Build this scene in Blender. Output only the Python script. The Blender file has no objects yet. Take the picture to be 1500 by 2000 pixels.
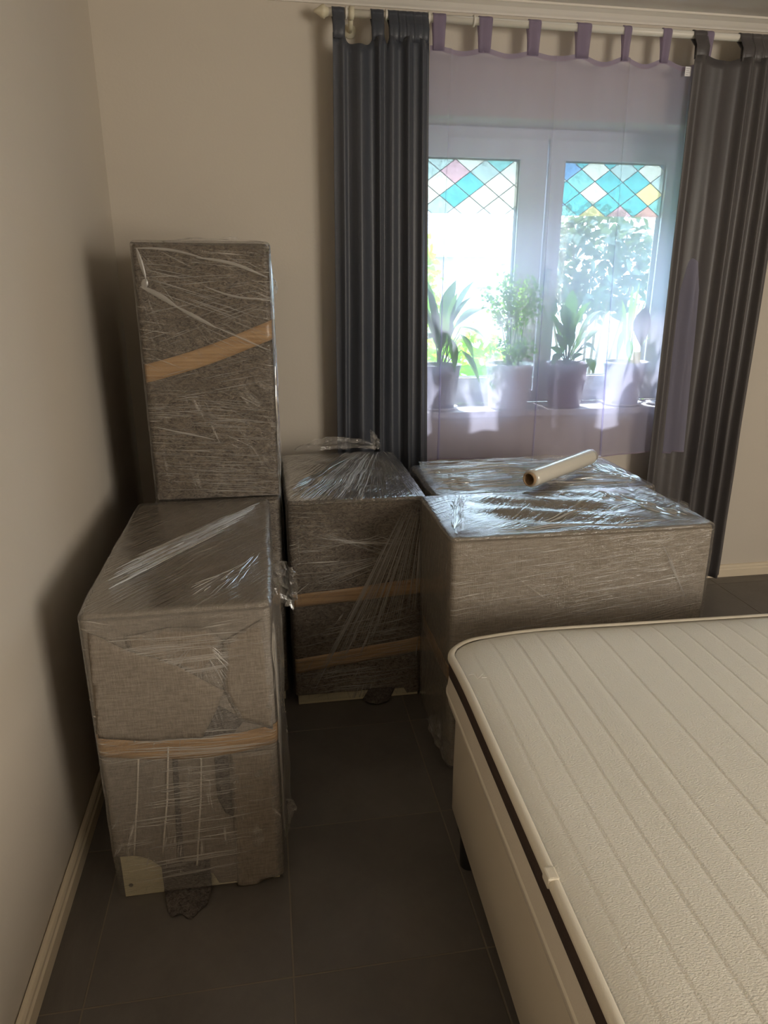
import bpy, bmesh, math, random
from mathutils import Vector, Matrix, noise

SC = bpy.context.scene
COL = SC.collection
PI = math.pi

# ------------------------------------------------------------------ camera
cam_d = bpy.data.cameras.new('camera')
cam_d.sensor_fit = 'VERTICAL'; cam_d.sensor_height = 24.0
cam_d.lens = 24.0 * 1360 / 2000
cam_d.clip_start = 0.02; cam_d.clip_end = 200
cam = bpy.data.objects.new('camera', cam_d); COL.objects.link(cam)
R = Vector((0.98650085, -0.16371918, 0.00347958))
D = Vector((-0.0485985, -0.31299255, -0.94851138))
F = Vector((0.15637859, 0.93553818, -0.31672393))
M3 = Matrix((( R.x, -D.x, -F.x), (R.y, -D.y, -F.y), (R.z, -D.z, -F.z)))
cam.matrix_world = Matrix.Translation((0, 0, 1.5)) @ M3.to_4x4()
SC.camera = cam

# ------------------------------------------------------------------ sky, sun, lamps, exposure
w = bpy.data.worlds.new('sky'); SC.world = w; w.use_nodes = True
wn = w.node_tree; wn.nodes.clear()
wo = wn.nodes.new('ShaderNodeOutputWorld'); wb = wn.nodes.new('ShaderNodeBackground')
wb.inputs['Color'].default_value = (0.64, 0.84, 1.0, 1); wb.inputs['Strength'].default_value = 8.4
wn.links.new(wb.outputs[0], wo.inputs[0])

def light(name, kind, loc, direction, energy, color, size=None, size_y=None, angle=None):
    l = bpy.data.lights.new(name, kind); l.energy = energy; l.color = color
    if kind == 'AREA':
        l.shape = 'RECTANGLE'; l.size = size; l.size_y = size_y
    if angle: l.angle = angle
    o = bpy.data.objects.new(name, l); COL.objects.link(o); o.location = loc
    o.rotation_euler = Vector(direction).to_track_quat('-Z', 'Y').to_euler()
    return o
SUN_EL = math.radians(58)
light('sun', 'SUN', (1, 8, 8), (0.05, -math.cos(SUN_EL), -math.sin(SUN_EL)), 12, (1, .97, .95), angle=.10)
# daylight entering by the window in view (sampling aid for the sky) and the warm light of the large window behind the camera
pw = light('window_portal', 'AREA', (1.253, 3.38, 1.53), (0, -1, 0), 1, (1, 1, 1), 1.4, 1.2)
pw.data.cycles.is_portal = True
light('side_window_light', 'AREA', (3.2, -2.2, 1.55), (-.85, 1, -.10), 98, (1, .92, .80), 1.9, 1.6)

vs = SC.view_settings
vs.view_transform = 'Standard'; vs.look = 'None'; vs.gamma = 1; vs.use_curve_mapping = False
vs.exposure = 0.42
SC.cycles.max_bounces = 10; SC.cycles.diffuse_bounces = 5; SC.cycles.glossy_bounces = 4
SC.cycles.transparent_max_bounces = 40; SC.cycles.transmission_bounces = 8
SC.cycles.sample_clamp_indirect = 6; SC.cycles.caustics_reflective = False; SC.cycles.caustics_refractive = False
SC.cycles.use_denoising = True

# ------------------------------------------------------------------ material helpers
class NT:
    def __init__(s, name):
        s.m = bpy.data.materials.new(name); s.m.use_nodes = True
        s.t = s.m.node_tree; s.t.nodes.clear(); s.out = s.t.nodes.new('ShaderNodeOutputMaterial')
    def n(s, typ, ins=None, **kw):
        nd = s.t.nodes.new(typ)
        for k, v in kw.items(): setattr(nd, k, v)
        for k, v in (ins or {}).items():
            sock = nd.inputs[k]
            if isinstance(v, bpy.types.NodeSocket): s.t.links.new(v, sock)
            else: sock.default_value = v
        return nd
    def math(s, op, a, b=0.0, c=0.0, clamp=False):
        return s.n('ShaderNodeMath', {0: a, 1: b, 2: c}, operation=op, use_clamp=clamp).outputs[0]
    def ramp(s, fac, a, b, ca=0.0, cb=1.0):
        return s.n('ShaderNodeMapRange', {0: fac, 1: a, 2: b, 3: ca, 4: cb}, clamp=True).outputs[0]
    def mix(s, fac, a, b):
        nd = s.t.nodes.new('ShaderNodeMix'); nd.data_type = 'RGBA'
        for i, v in ((0, fac), (6, a), (7, b)):
            if isinstance(v, bpy.types.NodeSocket): s.t.links.new(v, nd.inputs[i])
            else: nd.inputs[i].default_value = v if i == 0 else tuple(v)
        return nd.outputs[2]
    def coord(s, kind='Object'): return s.n('ShaderNodeTexCoord').outputs[kind]
    def mapped(s, vec, scale=(1, 1, 1), rot=(0, 0, 0), loc=(0, 0, 0)):
        return s.n('ShaderNodeMapping', {'Vector': vec, 'Scale': scale, 'Rotation': rot, 'Location': loc}).outputs[0]
    def noise(s, vec, scale, detail=3, rough=.5, dist=0.0):
        return s.n('ShaderNodeTexNoise', {'Vector': vec, 'Scale': scale, 'Detail': detail, 'Roughness': rough, 'Distortion': dist}).outputs[0]
    def bump(s, h, strength, dist=.002, normal=None):
        i = {'Strength': strength, 'Distance': dist, 'Height': h}
        if normal is not None: i['Normal'] = normal
        return s.n('ShaderNodeBump', i).outputs[0]
    def mixsh(s, fac, a, b):
        nd = s.t.nodes.new('ShaderNodeMixShader')
        if isinstance(fac, bpy.types.NodeSocket): s.t.links.new(fac, nd.inputs[0])
        else: nd.inputs[0].default_value = fac
        s.t.links.new(a, nd.inputs[1]); s.t.links.new(b, nd.inputs[2]); return nd.outputs[0]
    def schlick(s, normal=None, f0=.04):
        lw = s.n('ShaderNodeLayerWeight', {'Blend': .5} if normal is None else {'Blend': .5, 'Normal': normal}).outputs['Facing']
        return s.math('ADD', s.math('MULTIPLY', s.math('POWER', lw, 5.0), 1 - f0), f0, clamp=True)
    def end(s, sh): s.t.links.new(sh, s.out.inputs[0]); return s.m
def c4(c): return (c[0], c[1], c[2], 1)

def principled(name, c, rough=.6, metal=0, var=0, vscale=8, bscale=0, bstr=0, bdist=.002, c2=None, sheen=0, spec=.5, coat=0, stretch=(1, 1, 1)):
    t = NT(name); co = t.mapped(t.coord(), stretch)
    i = {'Roughness': rough, 'Metallic': metal, 'Specular IOR Level': spec, 'Sheen Weight': sheen, 'Coat Weight': coat}
    if var or c2:
        c2 = c2 or tuple(min(1, v * (1 + var)) for v in c)
        i['Base Color'] = t.mix(t.ramp(t.noise(co, vscale, 5), .3, .7), c4(c), c4(c2))
    else: i['Base Color'] = c4(c)
    if bscale: i['Normal'] = t.bump(t.noise(co, bscale, 3), bstr, bdist)
    return t.end(t.n('ShaderNodeBsdfPrincipled', i).outputs[0])

# ------------------------------------------------------------------ materials
m_wall = principled('wall_paint', (.61, .55, .47), .9, var=.05, vscale=1.5, bscale=90, bstr=.25, bdist=.0015)
m_ceil = principled('ceiling_paint', (.74, .70, .66), .9, var=.04, vscale=2)
m_cove = principled('cove_paint', (.78, .73, .66), .7)
m_skirt = principled('skirting_cream', (.72, .62, .47), .45, var=.06, vscale=5)
m_pvc = principled('white_window_plastic', (.80, .83, .90), .35)
m_gap = principled('dark_gasket', (.04, .045, .05), .6)
m_sill = principled('speckled_sill_stone', (.42, .41, .42), .3, c2=(.8, .79, .78), vscale=160)
m_grout = principled('floor_grout', (.19, .16, .125), .9, var=.3, vscale=6)
m_cream = principled('cream_cabinet_panel', (.60, .54, .36), .45, var=.05, vscale=4)
m_rod = principled('white_rod_lacquer', (.78, .74, .66), .35)
m_bracket = principled('cream_rod_plastic', (.72, .65, .48), .4)
m_band = principled('dark_brown_mattress_band', (.050, .030, .022), .85, bscale=400, bstr=.4)
m_piping = principled('cream_piping_tape', (.76, .70, .58), .75, bscale=500, bstr=.3, bdist=.001)
m_leather = principled('cream_faux_leather', (.62, .55, .44), .5, var=.05, vscale=3, bscale=220, bstr=.25, bdist=.0008)
m_side = principled('cream_mattress_side', (.70, .63, .53), .85, var=.05, vscale=10, bscale=260, bstr=.5, bdist=.001)
m_black = principled('black_plastic', (.02, .02, .02), .5)
m_screw = principled('screw_steel', (.25, .22, .18), .35, metal=1)
m_card = principled('brown_cardboard_core', (.36, .24, .14), .85, var=.2, vscale=60)
m_core_dark = principled('cardboard_core_inside', (.20, .13, .08), .9)
m_soil = principled('potting_soil', (.06, .04, .03), .95, bscale=80, bstr=1, bdist=.01)
m_pot_white = principled('white_glazed_pot', (.80, .80, .82), .3)
m_pot_purple = principled('muted_purple_pot', (.26, .19, .25), .35)
m_pot_grey = principled('grey_plastic_pot', (.28, .27, .30), .4)
m_pot_clear = principled('frosted_pale_pot', (.55, .52, .58), .3)
m_saucer = principled('pale_saucer', (.75, .75, .78), .3)
m_thread = principled('white_thread', (.85, .82, .76), .8)
m_label = principled('white_care_label', (.85, .84, .86), .8)
m_print = principled('grey_label_print', (.45, .43, .46), .8)
m_yellow = principled('yellow_plant_card', (.85, .62, .05), .5)

def tile_mat():
    t = NT('dark_grey_floor_tile'); co = t.coord('Object')
    oi = t.n('ShaderNodeObjectInfo').outputs['Random']
    a = t.noise(t.mapped(co, loc=(0, 0, 0)), 3.0, 6, .6)
    b = t.noise(co, 45, 4, .7)
    f = t.ramp(t.math('ADD', t.math('MULTIPLY', a, .8), t.math('MULTIPLY', b, .2)), .35, .65)
    col = t.mix(f, (.108, .098, .088, 1), (.165, .150, .134, 1))
    col = t.mix(t.math('MULTIPLY', oi, .35), col, (.10, .082, .068, 1))
    bs = t.n('ShaderNodeBsdfPrincipled', {'Base Color': col, 'Roughness': t.ramp(b, .3, .7, .38, .52), 'Specular IOR Level': .45,
             'Normal': t.bump(t.noise(co, 120, 3), .12, .001)})
    return t.end(bs.outputs[0])
m_tile = tile_mat()

def felt_mat(name, c1, c2, c3, scale=55):
    # recycled-fibre moving blanket: mottled dark and light fibres
    t = NT(name); co = t.coord('Object')
    d = t.n('ShaderNodeVectorMath', {0: co, 1: t.n('ShaderNodeVectorMath', {0: t.n('ShaderNodeTexNoise', {'Vector': co, 'Scale': 30}).outputs[1], 3: .03}, operation='SCALE').outputs[0]}, operation='ADD').outputs[0]
    big = t.ramp(t.noise(co, 9, 4, .6), .35, .65)
    mid = t.ramp(t.noise(t.mapped(d, (.45, .45, 1)), scale * 1.4, 5, .8), .40, .60)
    fine = t.ramp(t.noise(t.mapped(d, (.35, .35, 1)), scale * 5, 3, .8), .42, .62)
    col = t.mix(mid, c4(c1), c4(c2))
    col = t.mix(t.math('MULTIPLY', fine, .55), col, c4(c3))
    col = t.mix(t.math('MULTIPLY', big, .28), col, c4(c1))
    h = t.math('ADD', t.math('MULTIPLY', mid, .6), t.math('MULTIPLY', fine, .5))
    bs = t.n('ShaderNodeBsdfPrincipled', {'Base Color': col, 'Roughness': .95, 'Specular IOR Level': .15, 'Normal': t.bump(h, .8, .004)})
    return t.end(bs.outputs[0])
m_felt = felt_mat('dark_felt_blanket', (.045, .033, .025), (.19, .148, .11), (.38, .305, .225), 62)
m_felt_dark = felt_mat('charcoal_felt_underlay', (.06, .052, .048), (.17, .145, .13), (.30, .26, .23), 90)

def knit_mat(name, c1, c2, freq=330, uv=True):
    t = NT(name); co = t.coord('UV')
    sep = t.n('ShaderNodeSeparateXYZ', {0: co})
    dis = t.math('MULTIPLY', t.noise(co, 12, 3), .02)
    sx = t.math('SINE', t.math('MULTIPLY', t.math('ADD', sep.outputs[0], dis), freq * 2 * PI / 1.6))
    sy = t.math('SINE', t.math('MULTIPLY', t.math('ADD', sep.outputs[1], dis), freq * 2 * PI))
    weave = t.math('MULTIPLY', t.math('ADD', t.math('MULTIPLY', sx, .8), sy), .5)
    n1 = t.noise(t.mapped(co, (1, 7, 1)), 26, 5, .75)
    n2 = t.noise(t.mapped(co, (9, 1, 1)), 30, 4, .7)
    f = t.ramp(t.math('ADD', t.math('MULTIPLY', n1, .6), t.math('MULTIPLY', n2, .4)), .36, .64)
    col = t.mix(f, c4(c1), c4(c2))
    col = t.mix(t.ramp(weave, -.6, .9, 0, .38), col, c4(tuple(v * .42 for v in c1)))
    bs = t.n('ShaderNodeBsdfPrincipled', {'Base Color': col, 'Roughness': .9, 'Specular IOR Level': .2,
             'Normal': t.bump(t.math('SUBTRACT', f, t.math('MULTIPLY', weave, .5)), .5, .0015)})
    return t.end(bs.outputs[0])
m_knit = knit_mat('grey_knit_blanket', (.205, .168, .126), (.41, .348, .275), 300)
m_knit_f = knit_mat('grey_brown_knit_blanket', (.195, .162, .130), (.37, .32, .262), 520)
m_stripe = principled('pale_woven_stripe', (.56, .50, .42), .9, bscale=300, bstr=.3)

def film_mat(name, streaks, haze=.05, rough=.16, bstr=1.0, refl=1.0, milk=(.66, .61, .54)):
    """stretch film: clear, shiny, with stretched creases; streaks = [(kind, params..., weight)] in UV metres"""
    t = NT(name); uv = t.coord('UV'); sep = t.n('ShaderNodeSeparateXYZ', {0: uv})
    hs, ws = [], []
    for st in streaks:
        if st[0] == 'par':      # angle, across frequency, along frequency, weight
            _, ang, fa, fl, wt = st
            warp = t.n('ShaderNodeVectorMath', {0: uv, 1: t.n('ShaderNodeVectorMath', {0: t.n('ShaderNodeTexNoise', {'Vector': uv, 'Scale': 3.0, 'Detail': 1.0}).outputs[1], 3: .05}, operation='SCALE').outputs[0]}, operation='ADD').outputs[0]
            v = t.mapped(t.mapped(warp, rot=(0, 0, -ang)), (fl, fa, 1))
            n = t.noise(v, 1.0, 3, .6)
        else:                   # fan around cx, cy : angular frequency, radial frequency, weight
            _, cx, cy, fa, fl, wt = st
            dx = t.math('SUBTRACT', sep.outputs[0], cx); dy = t.math('SUBTRACT', sep.outputs[1], cy)
            th = t.math('ARCTAN2', dy, dx)
            r = t.math('SQRT', t.math('ADD', t.math('MULTIPLY', dx, dx), t.math('MULTIPLY', dy, dy)))
            v = t.n('ShaderNodeCombineXYZ', {0: t.math('MULTIPLY', th, fa), 1: t.math('MULTIPLY', r, fl)}).outputs[0]
            n = t.noise(v, 1.0, 3, .6)
        hs.append(t.math('MULTIPLY', n, wt))
        mask = t.ramp(t.noise(t.mapped(uv, loc=(len(hs) * 3.7, 1.3, 0)), 5.0, 2), .42, .62)
        ws.append(t.math('MULTIPLY', t.math('MULTIPLY', t.ramp(n, .575, .70), mask), wt))
    h = hs[0]; wv = ws[0]
    for a in hs[1:]: h = t.math('ADD', h, a)
    for a in ws[1:]: wv = t.math('ADD', wv, a)
    crumple = t.noise(uv, 22, 3, .6, .8)
    h = t.math('ADD', h, t.math('MULTIPLY', crumple, .25))
    nrm = t.bump(h, bstr, .006)
    fr = t.schlick(nrm, .05)
    gl = t.n('ShaderNodeBsdfGlossy', {'Color': (1, 1, 1, 1), 'Roughness': rough, 'Normal': nrm}).outputs[0]
    tr = t.n('ShaderNodeBsdfTransparent', {'Color': (.97, .97, .97, 1)}).outputs[0]
    df = t.n('ShaderNodeBsdfDiffuse', {'Color': c4(milk), 'Normal': nrm}).outputs[0]
    a = t.mixsh(t.math('MULTIPLY', fr, refl, clamp=True), tr, gl)
    fac = t.math('ADD', t.math('MULTIPLY', wv, .75), haze, clamp=True)
    return t.end(t.mixsh(fac, a, df))

def crease_mat(name, alpha, white, rough=.12, wc=(.72, .68, .62, 1)):
    t = NT(name)
    gl = t.n('ShaderNodeBsdfGlossy', {'Roughness': rough, 'Color': (1, 1, 1, 1)}).outputs[0]
    df = t.n('ShaderNodeBsdfDiffuse', {'Color': wc}).outputs[0]
    tr = t.n('ShaderNodeBsdfTransparent').outputs[0]
    return t.end(t.mixsh(alpha, tr, t.mixsh(white, gl, df)))
m_crease = crease_mat('film_crease_shiny', .8, .35)
m_crease_sheen = crease_mat('film_crease_painted_sheen', .8, .8, .2, (.92, .95, 1.0, 1))  # whitish folded film, with the window's bluish sheen painted in as diffuse white
m_crease_soft = crease_mat('film_crease_soft', .34, .8, .3)
m_flap = crease_mat('loose_film', .34, .25, .08)

def tape_mat():
    t = NT('brown_packing_tape'); uv = t.coord('UV')
    n = t.noise(t.mapped(uv, (4, 90, 1)), 1.0, 3, .6)
    col = t.mix(t.ramp(n, .35, .65), (.30, .165, .065, 1), (.44, .27, .12, 1))
    bs = t.n('ShaderNodeBsdfPrincipled', {'Base Color': col, 'Roughness': .32, 'Normal': t.bump(n, .5, .002)})
    return t.end(bs.outputs[0])
m_tape = tape_mat()

def satin_mat(name, c, c2, trans=.05):
    t = NT(name); co = t.coord('Object')
    n = t.noise(t.mapped(co, (30, 30, 400)), 1.0, 2)
    n2 = t.noise(t.mapped(co, (4, 4, 1.2)), 1.0, 4)
    col = t.mix(t.ramp(n2, .35, .65), c4(c), c4(c2))
    bs = t.n('ShaderNodeBsdfPrincipled', {'Base Color': col, 'Roughness': .42, 'Specular IOR Level': .5, 'Sheen Weight': .25, 'Sheen Roughness': .4,
             'Normal': t.bump(t.math('ADD', n, t.math('MULTIPLY', n2, 3)), .25, .002)}).outputs[0]
    tl = t.n('ShaderNodeBsdfTranslucent', {'Color': c4(tuple(min(1, v * 2.2) for v in c))}).outputs[0]
    return t.end(t.mixsh(trans, bs, tl))
m_satin_l = satin_mat('slate_grey_satin', (.048, .055, .072), (.074, .078, .093))
m_satin_r = satin_mat('slate_grey_satin_warm', (.075, .068, .070), (.105, .095, .093))

def sheer_mat(name, col, fac):
    t = NT(name); co = t.coord('Object')
    v = t.noise(t.mapped(co, (3, 3, .8)), 1.0, 3)
    lw = t.n('ShaderNodeLayerWeight', {'Blend': .35}).outputs['Facing']
    f = t.math('ADD', t.math('MULTIPLY', lw, .35), t.ramp(v, .3, .7, fac - .04, fac + .05), clamp=True)
    tr = t.n('ShaderNodeBsdfTransparent', {'Color': (.97, .95, 1, 1)}).outputs[0]
    d = t.n('ShaderNodeBsdfDiffuse', {'Color': c4(col)}).outputs[0]
    tl = t.n('ShaderNodeBsdfTranslucent', {'Color': c4(col)}).outputs[0]
    return t.end(t.mixsh(f, tr, t.mixsh(.55, d, tl)))
m_sheer = sheer_mat('lilac_voile', (.62, .61, .82), .46)
m_sheer_tab = sheer_mat('lilac_voile_double', (.50, .43, .55), .66)

def glass_mat():
    t = NT('window_glass')
    fr = t.schlick()
    return t.end(t.mixsh(fr, t.n('ShaderNodeBsdfTransparent', {'Color': (.96, .99, .98, 1)}).outputs[0], t.n('ShaderNodeBsdfGlossy', {'Roughness': .02}).outputs[0]))
m_glass = glass_mat()
def stain(name, c):
    t = NT(name); co = t.coord('Object')
    n = t.ramp(t.noise(co, 40, 3, .7), .3, .7)
    col = t.mix(n, c4(c), c4(tuple(min(1, v * 1.15 + .05) for v in c)))
    tr = t.n('ShaderNodeBsdfTransparent', {'Color': col}).outputs[0]
    tl = t.n('ShaderNodeBsdfTranslucent', {'Color': col}).outputs[0]
    return t.end(t.mixsh(.35, tr, tl))
STAIN = {k: stain('stained_' + k, c) for k, c in dict(cyan=(.18, .40, .40), pale=(.40, .44, .42), white=(.52, .50, .45), aqua=(.27, .43, .41), yellow=(.52, .48, .30),
        rose=(.46, .32, .29), blue=(.23, .34, .44), green=(.40, .45, .30), pink=(.50, .37, .38)).items()}
m_lead = principled('grey_lead_print', (.30, .33, .35), .6)

def leaf_mat(name, c, trans=.45, rough=.45):
    t = NT(name); co = t.coord('Object')
    n = t.ramp(t.noise(co, 14, 3), .3, .7)
    col = t.mix(n, c4(c), c4(tuple(min(1, v * 1.5) for v in c)))
    bs = t.n('ShaderNodeBsdfPrincipled', {'Base Color': col, 'Roughness': rough}).outputs[0]
    tl = t.n('ShaderNodeBsdfTranslucent', {'Color': c4((min(1, c[0] * 2.6), min(1, c[1] * 2.3), c[2] * 1.2))}).outputs[0]
    return t.end(t.mixsh(trans, bs, tl))
m_leaf = leaf_mat('glossy_green_leaf', (.06, .14, .05))
m_leaf_l = leaf_mat('light_green_leaf', (.12, .24, .06), .5)
m_leaf_o = leaf_mat('sunlit_garden_leaf', (.20, .36, .07), .55)
m_leaf_t = leaf_mat('tree_leaf', (.08, .12, .10), .25)
m_stem = principled('green_stem', (.12, .2, .06), .6)
m_bract = principled('withered_brown_bloom', (.12, .05, .05), .7, var=.4, vscale=60)
m_branch = principled('grey_bark', (.2, .17, .14), .9, var=.3, vscale=30)
m_grass = principled('lawn_grass', (.07, .10, .045), .95, var=.6, vscale=3)
m_render = principled('pale_house_render', (.72, .74, .76), .9)
m_roof = principled('grey_roof_tiles', (.38, .40, .44), .8)
m_gwall = principled('white_garden_wall_paint', (.70, .76, .80), .9, var=.05)
m_film_roll = None

# ------------------------------------------------------------------ mesh helpers
def link(name, bm_or_me, mats, parent=None, smooth=False):
    if isinstance(bm_or_me, bmesh.types.BMesh):
        me = bpy.data.meshes.new(name); bm_or_me.to_mesh(me); bm_or_me.free()
    else: me = bm_or_me
    for m in (mats if isinstance(mats, (list, tuple)) else [mats]): me.materials.append(m)
    if smooth: me.shade_smooth()
    o = bpy.data.objects.new(name, me); COL.objects.link(o)
    if parent: o.parent = parent
    return o
def empty(name, loc=(0, 0, 0), label=None, cat=None, group=None, kind=None, rz=0):
    o = bpy.data.objects.new(name, None); COL.objects.link(o); o.location = loc; o.rotation_euler[2] = rz
    o.empty_display_size = .05
    return tag(o, label, cat, group, kind)
def tag(o, label=None, cat=None, group=None, kind=None):
    for k, v in (('label', label), ('category', cat), ('group', group), ('kind', kind)):
        if v: o[k] = v
    return o
def box(bm, x0, x1, y0, y1, z0, z1, bev=0, mi=0):
    r = bmesh.ops.create_cube(bm, size=1)
    vsx = r['verts']
    for v in vsx: v.co = Vector(((x0 + x1) / 2 + v.co.x * (x1 - x0), (y0 + y1) / 2 + v.co.y * (y1 - y0), (z0 + z1) / 2 + v.co.z * (z1 - z0)))
    fs = list({f for v in vsx for f in v.link_faces})
    for f in fs: f.material_index = mi
    if bev:
        es = list({e for v in vsx for e in v.link_edges})
        bmesh.ops.bevel(bm, geom=es, offset=bev, segments=2, affect='EDGES', profile=.6)
def boxo(name, dims, mat, parent=None, bev=0):
    bm = bmesh.new(); box(bm, *dims, bev=bev); return link(name, bm, mat, parent)
def pydata(name, verts, faces, mats, parent=None, smooth=True, uvs=None, mis=None):
    me = bpy.data.meshes.new(name); me.from_pydata([tuple(v) for v in verts], [], faces); me.update()
    if uvs is not None:
        ul = me.uv_layers.new(name='UVMap').data
        for p in me.polygons:
            for li, vi in zip(p.loop_indices, p.vertices): ul[li].uv = uvs[vi]
    if mis: me.polygons.foreach_set('material_index', mis)
    return link(name, me, mats, parent, smooth)
def grid(nu, nv, fn, closed=False):
    """fn(i,j)->(pos, uv)"""
    V, U, Fc = [], [], []
    for j in range(nv + 1):
        for i in range(nu + (0 if closed else 1)):
            p, q = fn(i / nu, j / nv); V.append(p); U.append(q)
    W = nu if closed else nu + 1
    for j in range(nv):
        for i in range(nu):
            a = j * W + i; b = j * W + (i + 1) % W
            Fc.append((a, b, b + W, a + W))
    return V, Fc, U
def tube(bm, pts, r, seg=8, r2=None):
    pts = [Vector(p) for p in pts]; rings = []
    n = len(pts)
    for k, p in enumerate(pts):
        d = (pts[min(k + 1, n - 1)] - pts[max(k - 1, 0)]).normalized()
        a = d.orthogonal().normalized() if abs(d.z) > .9 else d.cross(Vector((0, 0, 1))).normalized()
        b = d.cross(a)
        rr = r if r2 is None else r + (r2 - r) * k / (n - 1)
        rings.append([bm.verts.new(p + (a * math.cos(t * 2 * PI / seg) + b * math.sin(t * 2 * PI / seg)) * rr) for t in range(seg)])
    for k in range(n - 1):
        for t in range(seg):
            bm.faces.new((rings[k][t], rings[k][(t + 1) % seg], rings[k + 1][(t + 1) % seg], rings[k + 1][t]))
    bm.faces.new(rings[0][::-1]); bm.faces.new(rings[-1])
def lathe(bm, prof, c=(0, 0, 0), seg=40, cap=True):
    rings = []
    for r, z in prof:
        rings.append([bm.verts.new((c[0] + r * math.cos(t * 2 * PI / seg), c[1] + r * math.sin(t * 2 * PI / seg), c[2] + z)) for t in range(seg)])
    for k in range(len(prof) - 1):
        for t in range(seg):
            bm.faces.new((rings[k][t], rings[k][(t + 1) % seg], rings[k + 1][(t + 1) % seg], rings[k + 1][t]))
    if cap: bm.faces.new(rings[0][::-1]); bm.faces.new(rings[-1])
def nz(x, y, z=0.0): return noise.noise(Vector((x, y, z)))

# ================================================================== ROOM
WX, WY, CZ = -.570, 3.09, 2.525
RX, BY = 3.6, -3.0
st = lambda o, label=None: tag(o, label, None, None, 'structure')
st(boxo('wall_left', (WX - .15, WX, BY, WY + .31, -.05, CZ + .05), m_wall))
OX0, OX1, OZ0, OZ1 = .55, 1.955, .90, 2.13
bm = bmesh.new()
box(bm, WX, OX0, WY, WY + .31, -.05, CZ + .05); box(bm, OX1, RX, WY, WY + .31, -.05, CZ + .05)
box(bm, OX0, OX1, WY, WY + .31, -.05, OZ0); box(bm, OX0, OX1, WY, WY + .31, OZ1, CZ + .05)
st(link('wall_back', bm, m_wall))
st(boxo('wall_right', (RX, RX + .15, BY, WY + .31, -.05, CZ + .05), m_wall))
st(boxo('wall_rear', (WX - .15, RX + .15, BY - .15, BY, -.05, CZ + .05), m_wall))
st(boxo('ceiling', (WX, RX, BY, WY, CZ, CZ + .05), m_ceil))
fl = st(boxo('floor', (WX, RX, BY, WY, -.06, -.0015), m_grout))
# tiles, pitch 0.4535 m
P, GX, GY = .4535, -.4600, 1.1805
bm = bmesh.new(); box(bm, -.2248, .2248, -.2248, .2248, -.008, 0, bev=.0012); tile_me = bpy.data.meshes.new('tile'); bm.to_mesh(tile_me); bm.free()
tile_me.materials.append(m_tile)
for i in range(-1, 10):
    for j in range(-10, 5):
        x0, x1 = GX + i * P + .0019, GX + (i + 1) * P - .0019
        y0, y1 = GY + j * P + .0019, GY + (j + 1) * P - .0019
        x0 = max(x0, WX + .001); y0 = max(y0, BY + .001); x1 = min(x1, RX - .001); y1 = min(y1, WY - .001)
        if x1 - x0 < .02 or y1 - y0 < .02: continue
        o = bpy.data.objects.new('tile', tile_me); COL.objects.link(o); o.parent = fl
        o.location = ((x0 + x1) / 2, (y0 + y1) / 2, 0); o.scale = ((x1 - x0) / .4496, (y1 - y0) / .4496, 1)
        if x1 - x0 > .44 and y1 - y0 > .44: o.rotation_euler[2] = random.choice((0, PI / 2, PI, -PI / 2))
# skirtings: profiled board
SK = [(0, 0), (.017, 0), (.017, .040), (.013, .046), (.013, .056), (.009, .063), (.004, .066), (0, .066)]
def skirting(name, a, b, nrm):
    bm = bmesh.new(); A, B, N = Vector(a), Vector(b), Vector(nrm)
    ra = [bm.verts.new(A + N * p[0] + Vector((0, 0, p[1]))) for p in SK]
    rb = [bm.verts.new(B + N * p[0] + Vector((0, 0, p[1]))) for p in SK]
    k = len(SK)
    for i in range(k): bm.faces.new((ra[i], ra[(i + 1) % k], rb[(i + 1) % k], rb[i]))
    bm.faces.new(ra[::-1]); bm.faces.new(rb)
    bmesh.ops.recalc_face_normals(bm, faces=bm.faces[:])
    return st(link(name, bm, m_skirt))
skirting('baseboard_left', (WX + .003, BY, 0), (WX + .003, WY, 0), (1, 0, 0))
skirting('baseboard_back', (WX + .02, WY - .001, 0), (RX, WY - .001, 0), (0, -1, 0))
# cove moulding between back wall and ceiling
bm = bmesh.new()
cp = [(0, 0), (-.006, .0), (-.008, .006), (-.014, .012), (-.024, .024), (-.040, .032), (-.046, .034), (-.046, .041), (0, .041)]
ra = [bm.verts.new((WX, WY + p[0], CZ - .041 + p[1])) for p in cp]; rb = [bm.verts.new((RX, WY + p[0], CZ - .041 + p[1])) for p in cp]
for i in range(len(cp)): bm.faces.new((ra[i], rb[i], rb[(i + 1) % len(cp)], ra[(i + 1) % len(cp)]))
bm.faces.new(ra); bm.faces.new(rb[::-1]); bmesh.ops.recalc_face_normals(bm, faces=bm.faces[:])
st(link('trim_1', bm, m_cove))

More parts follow.
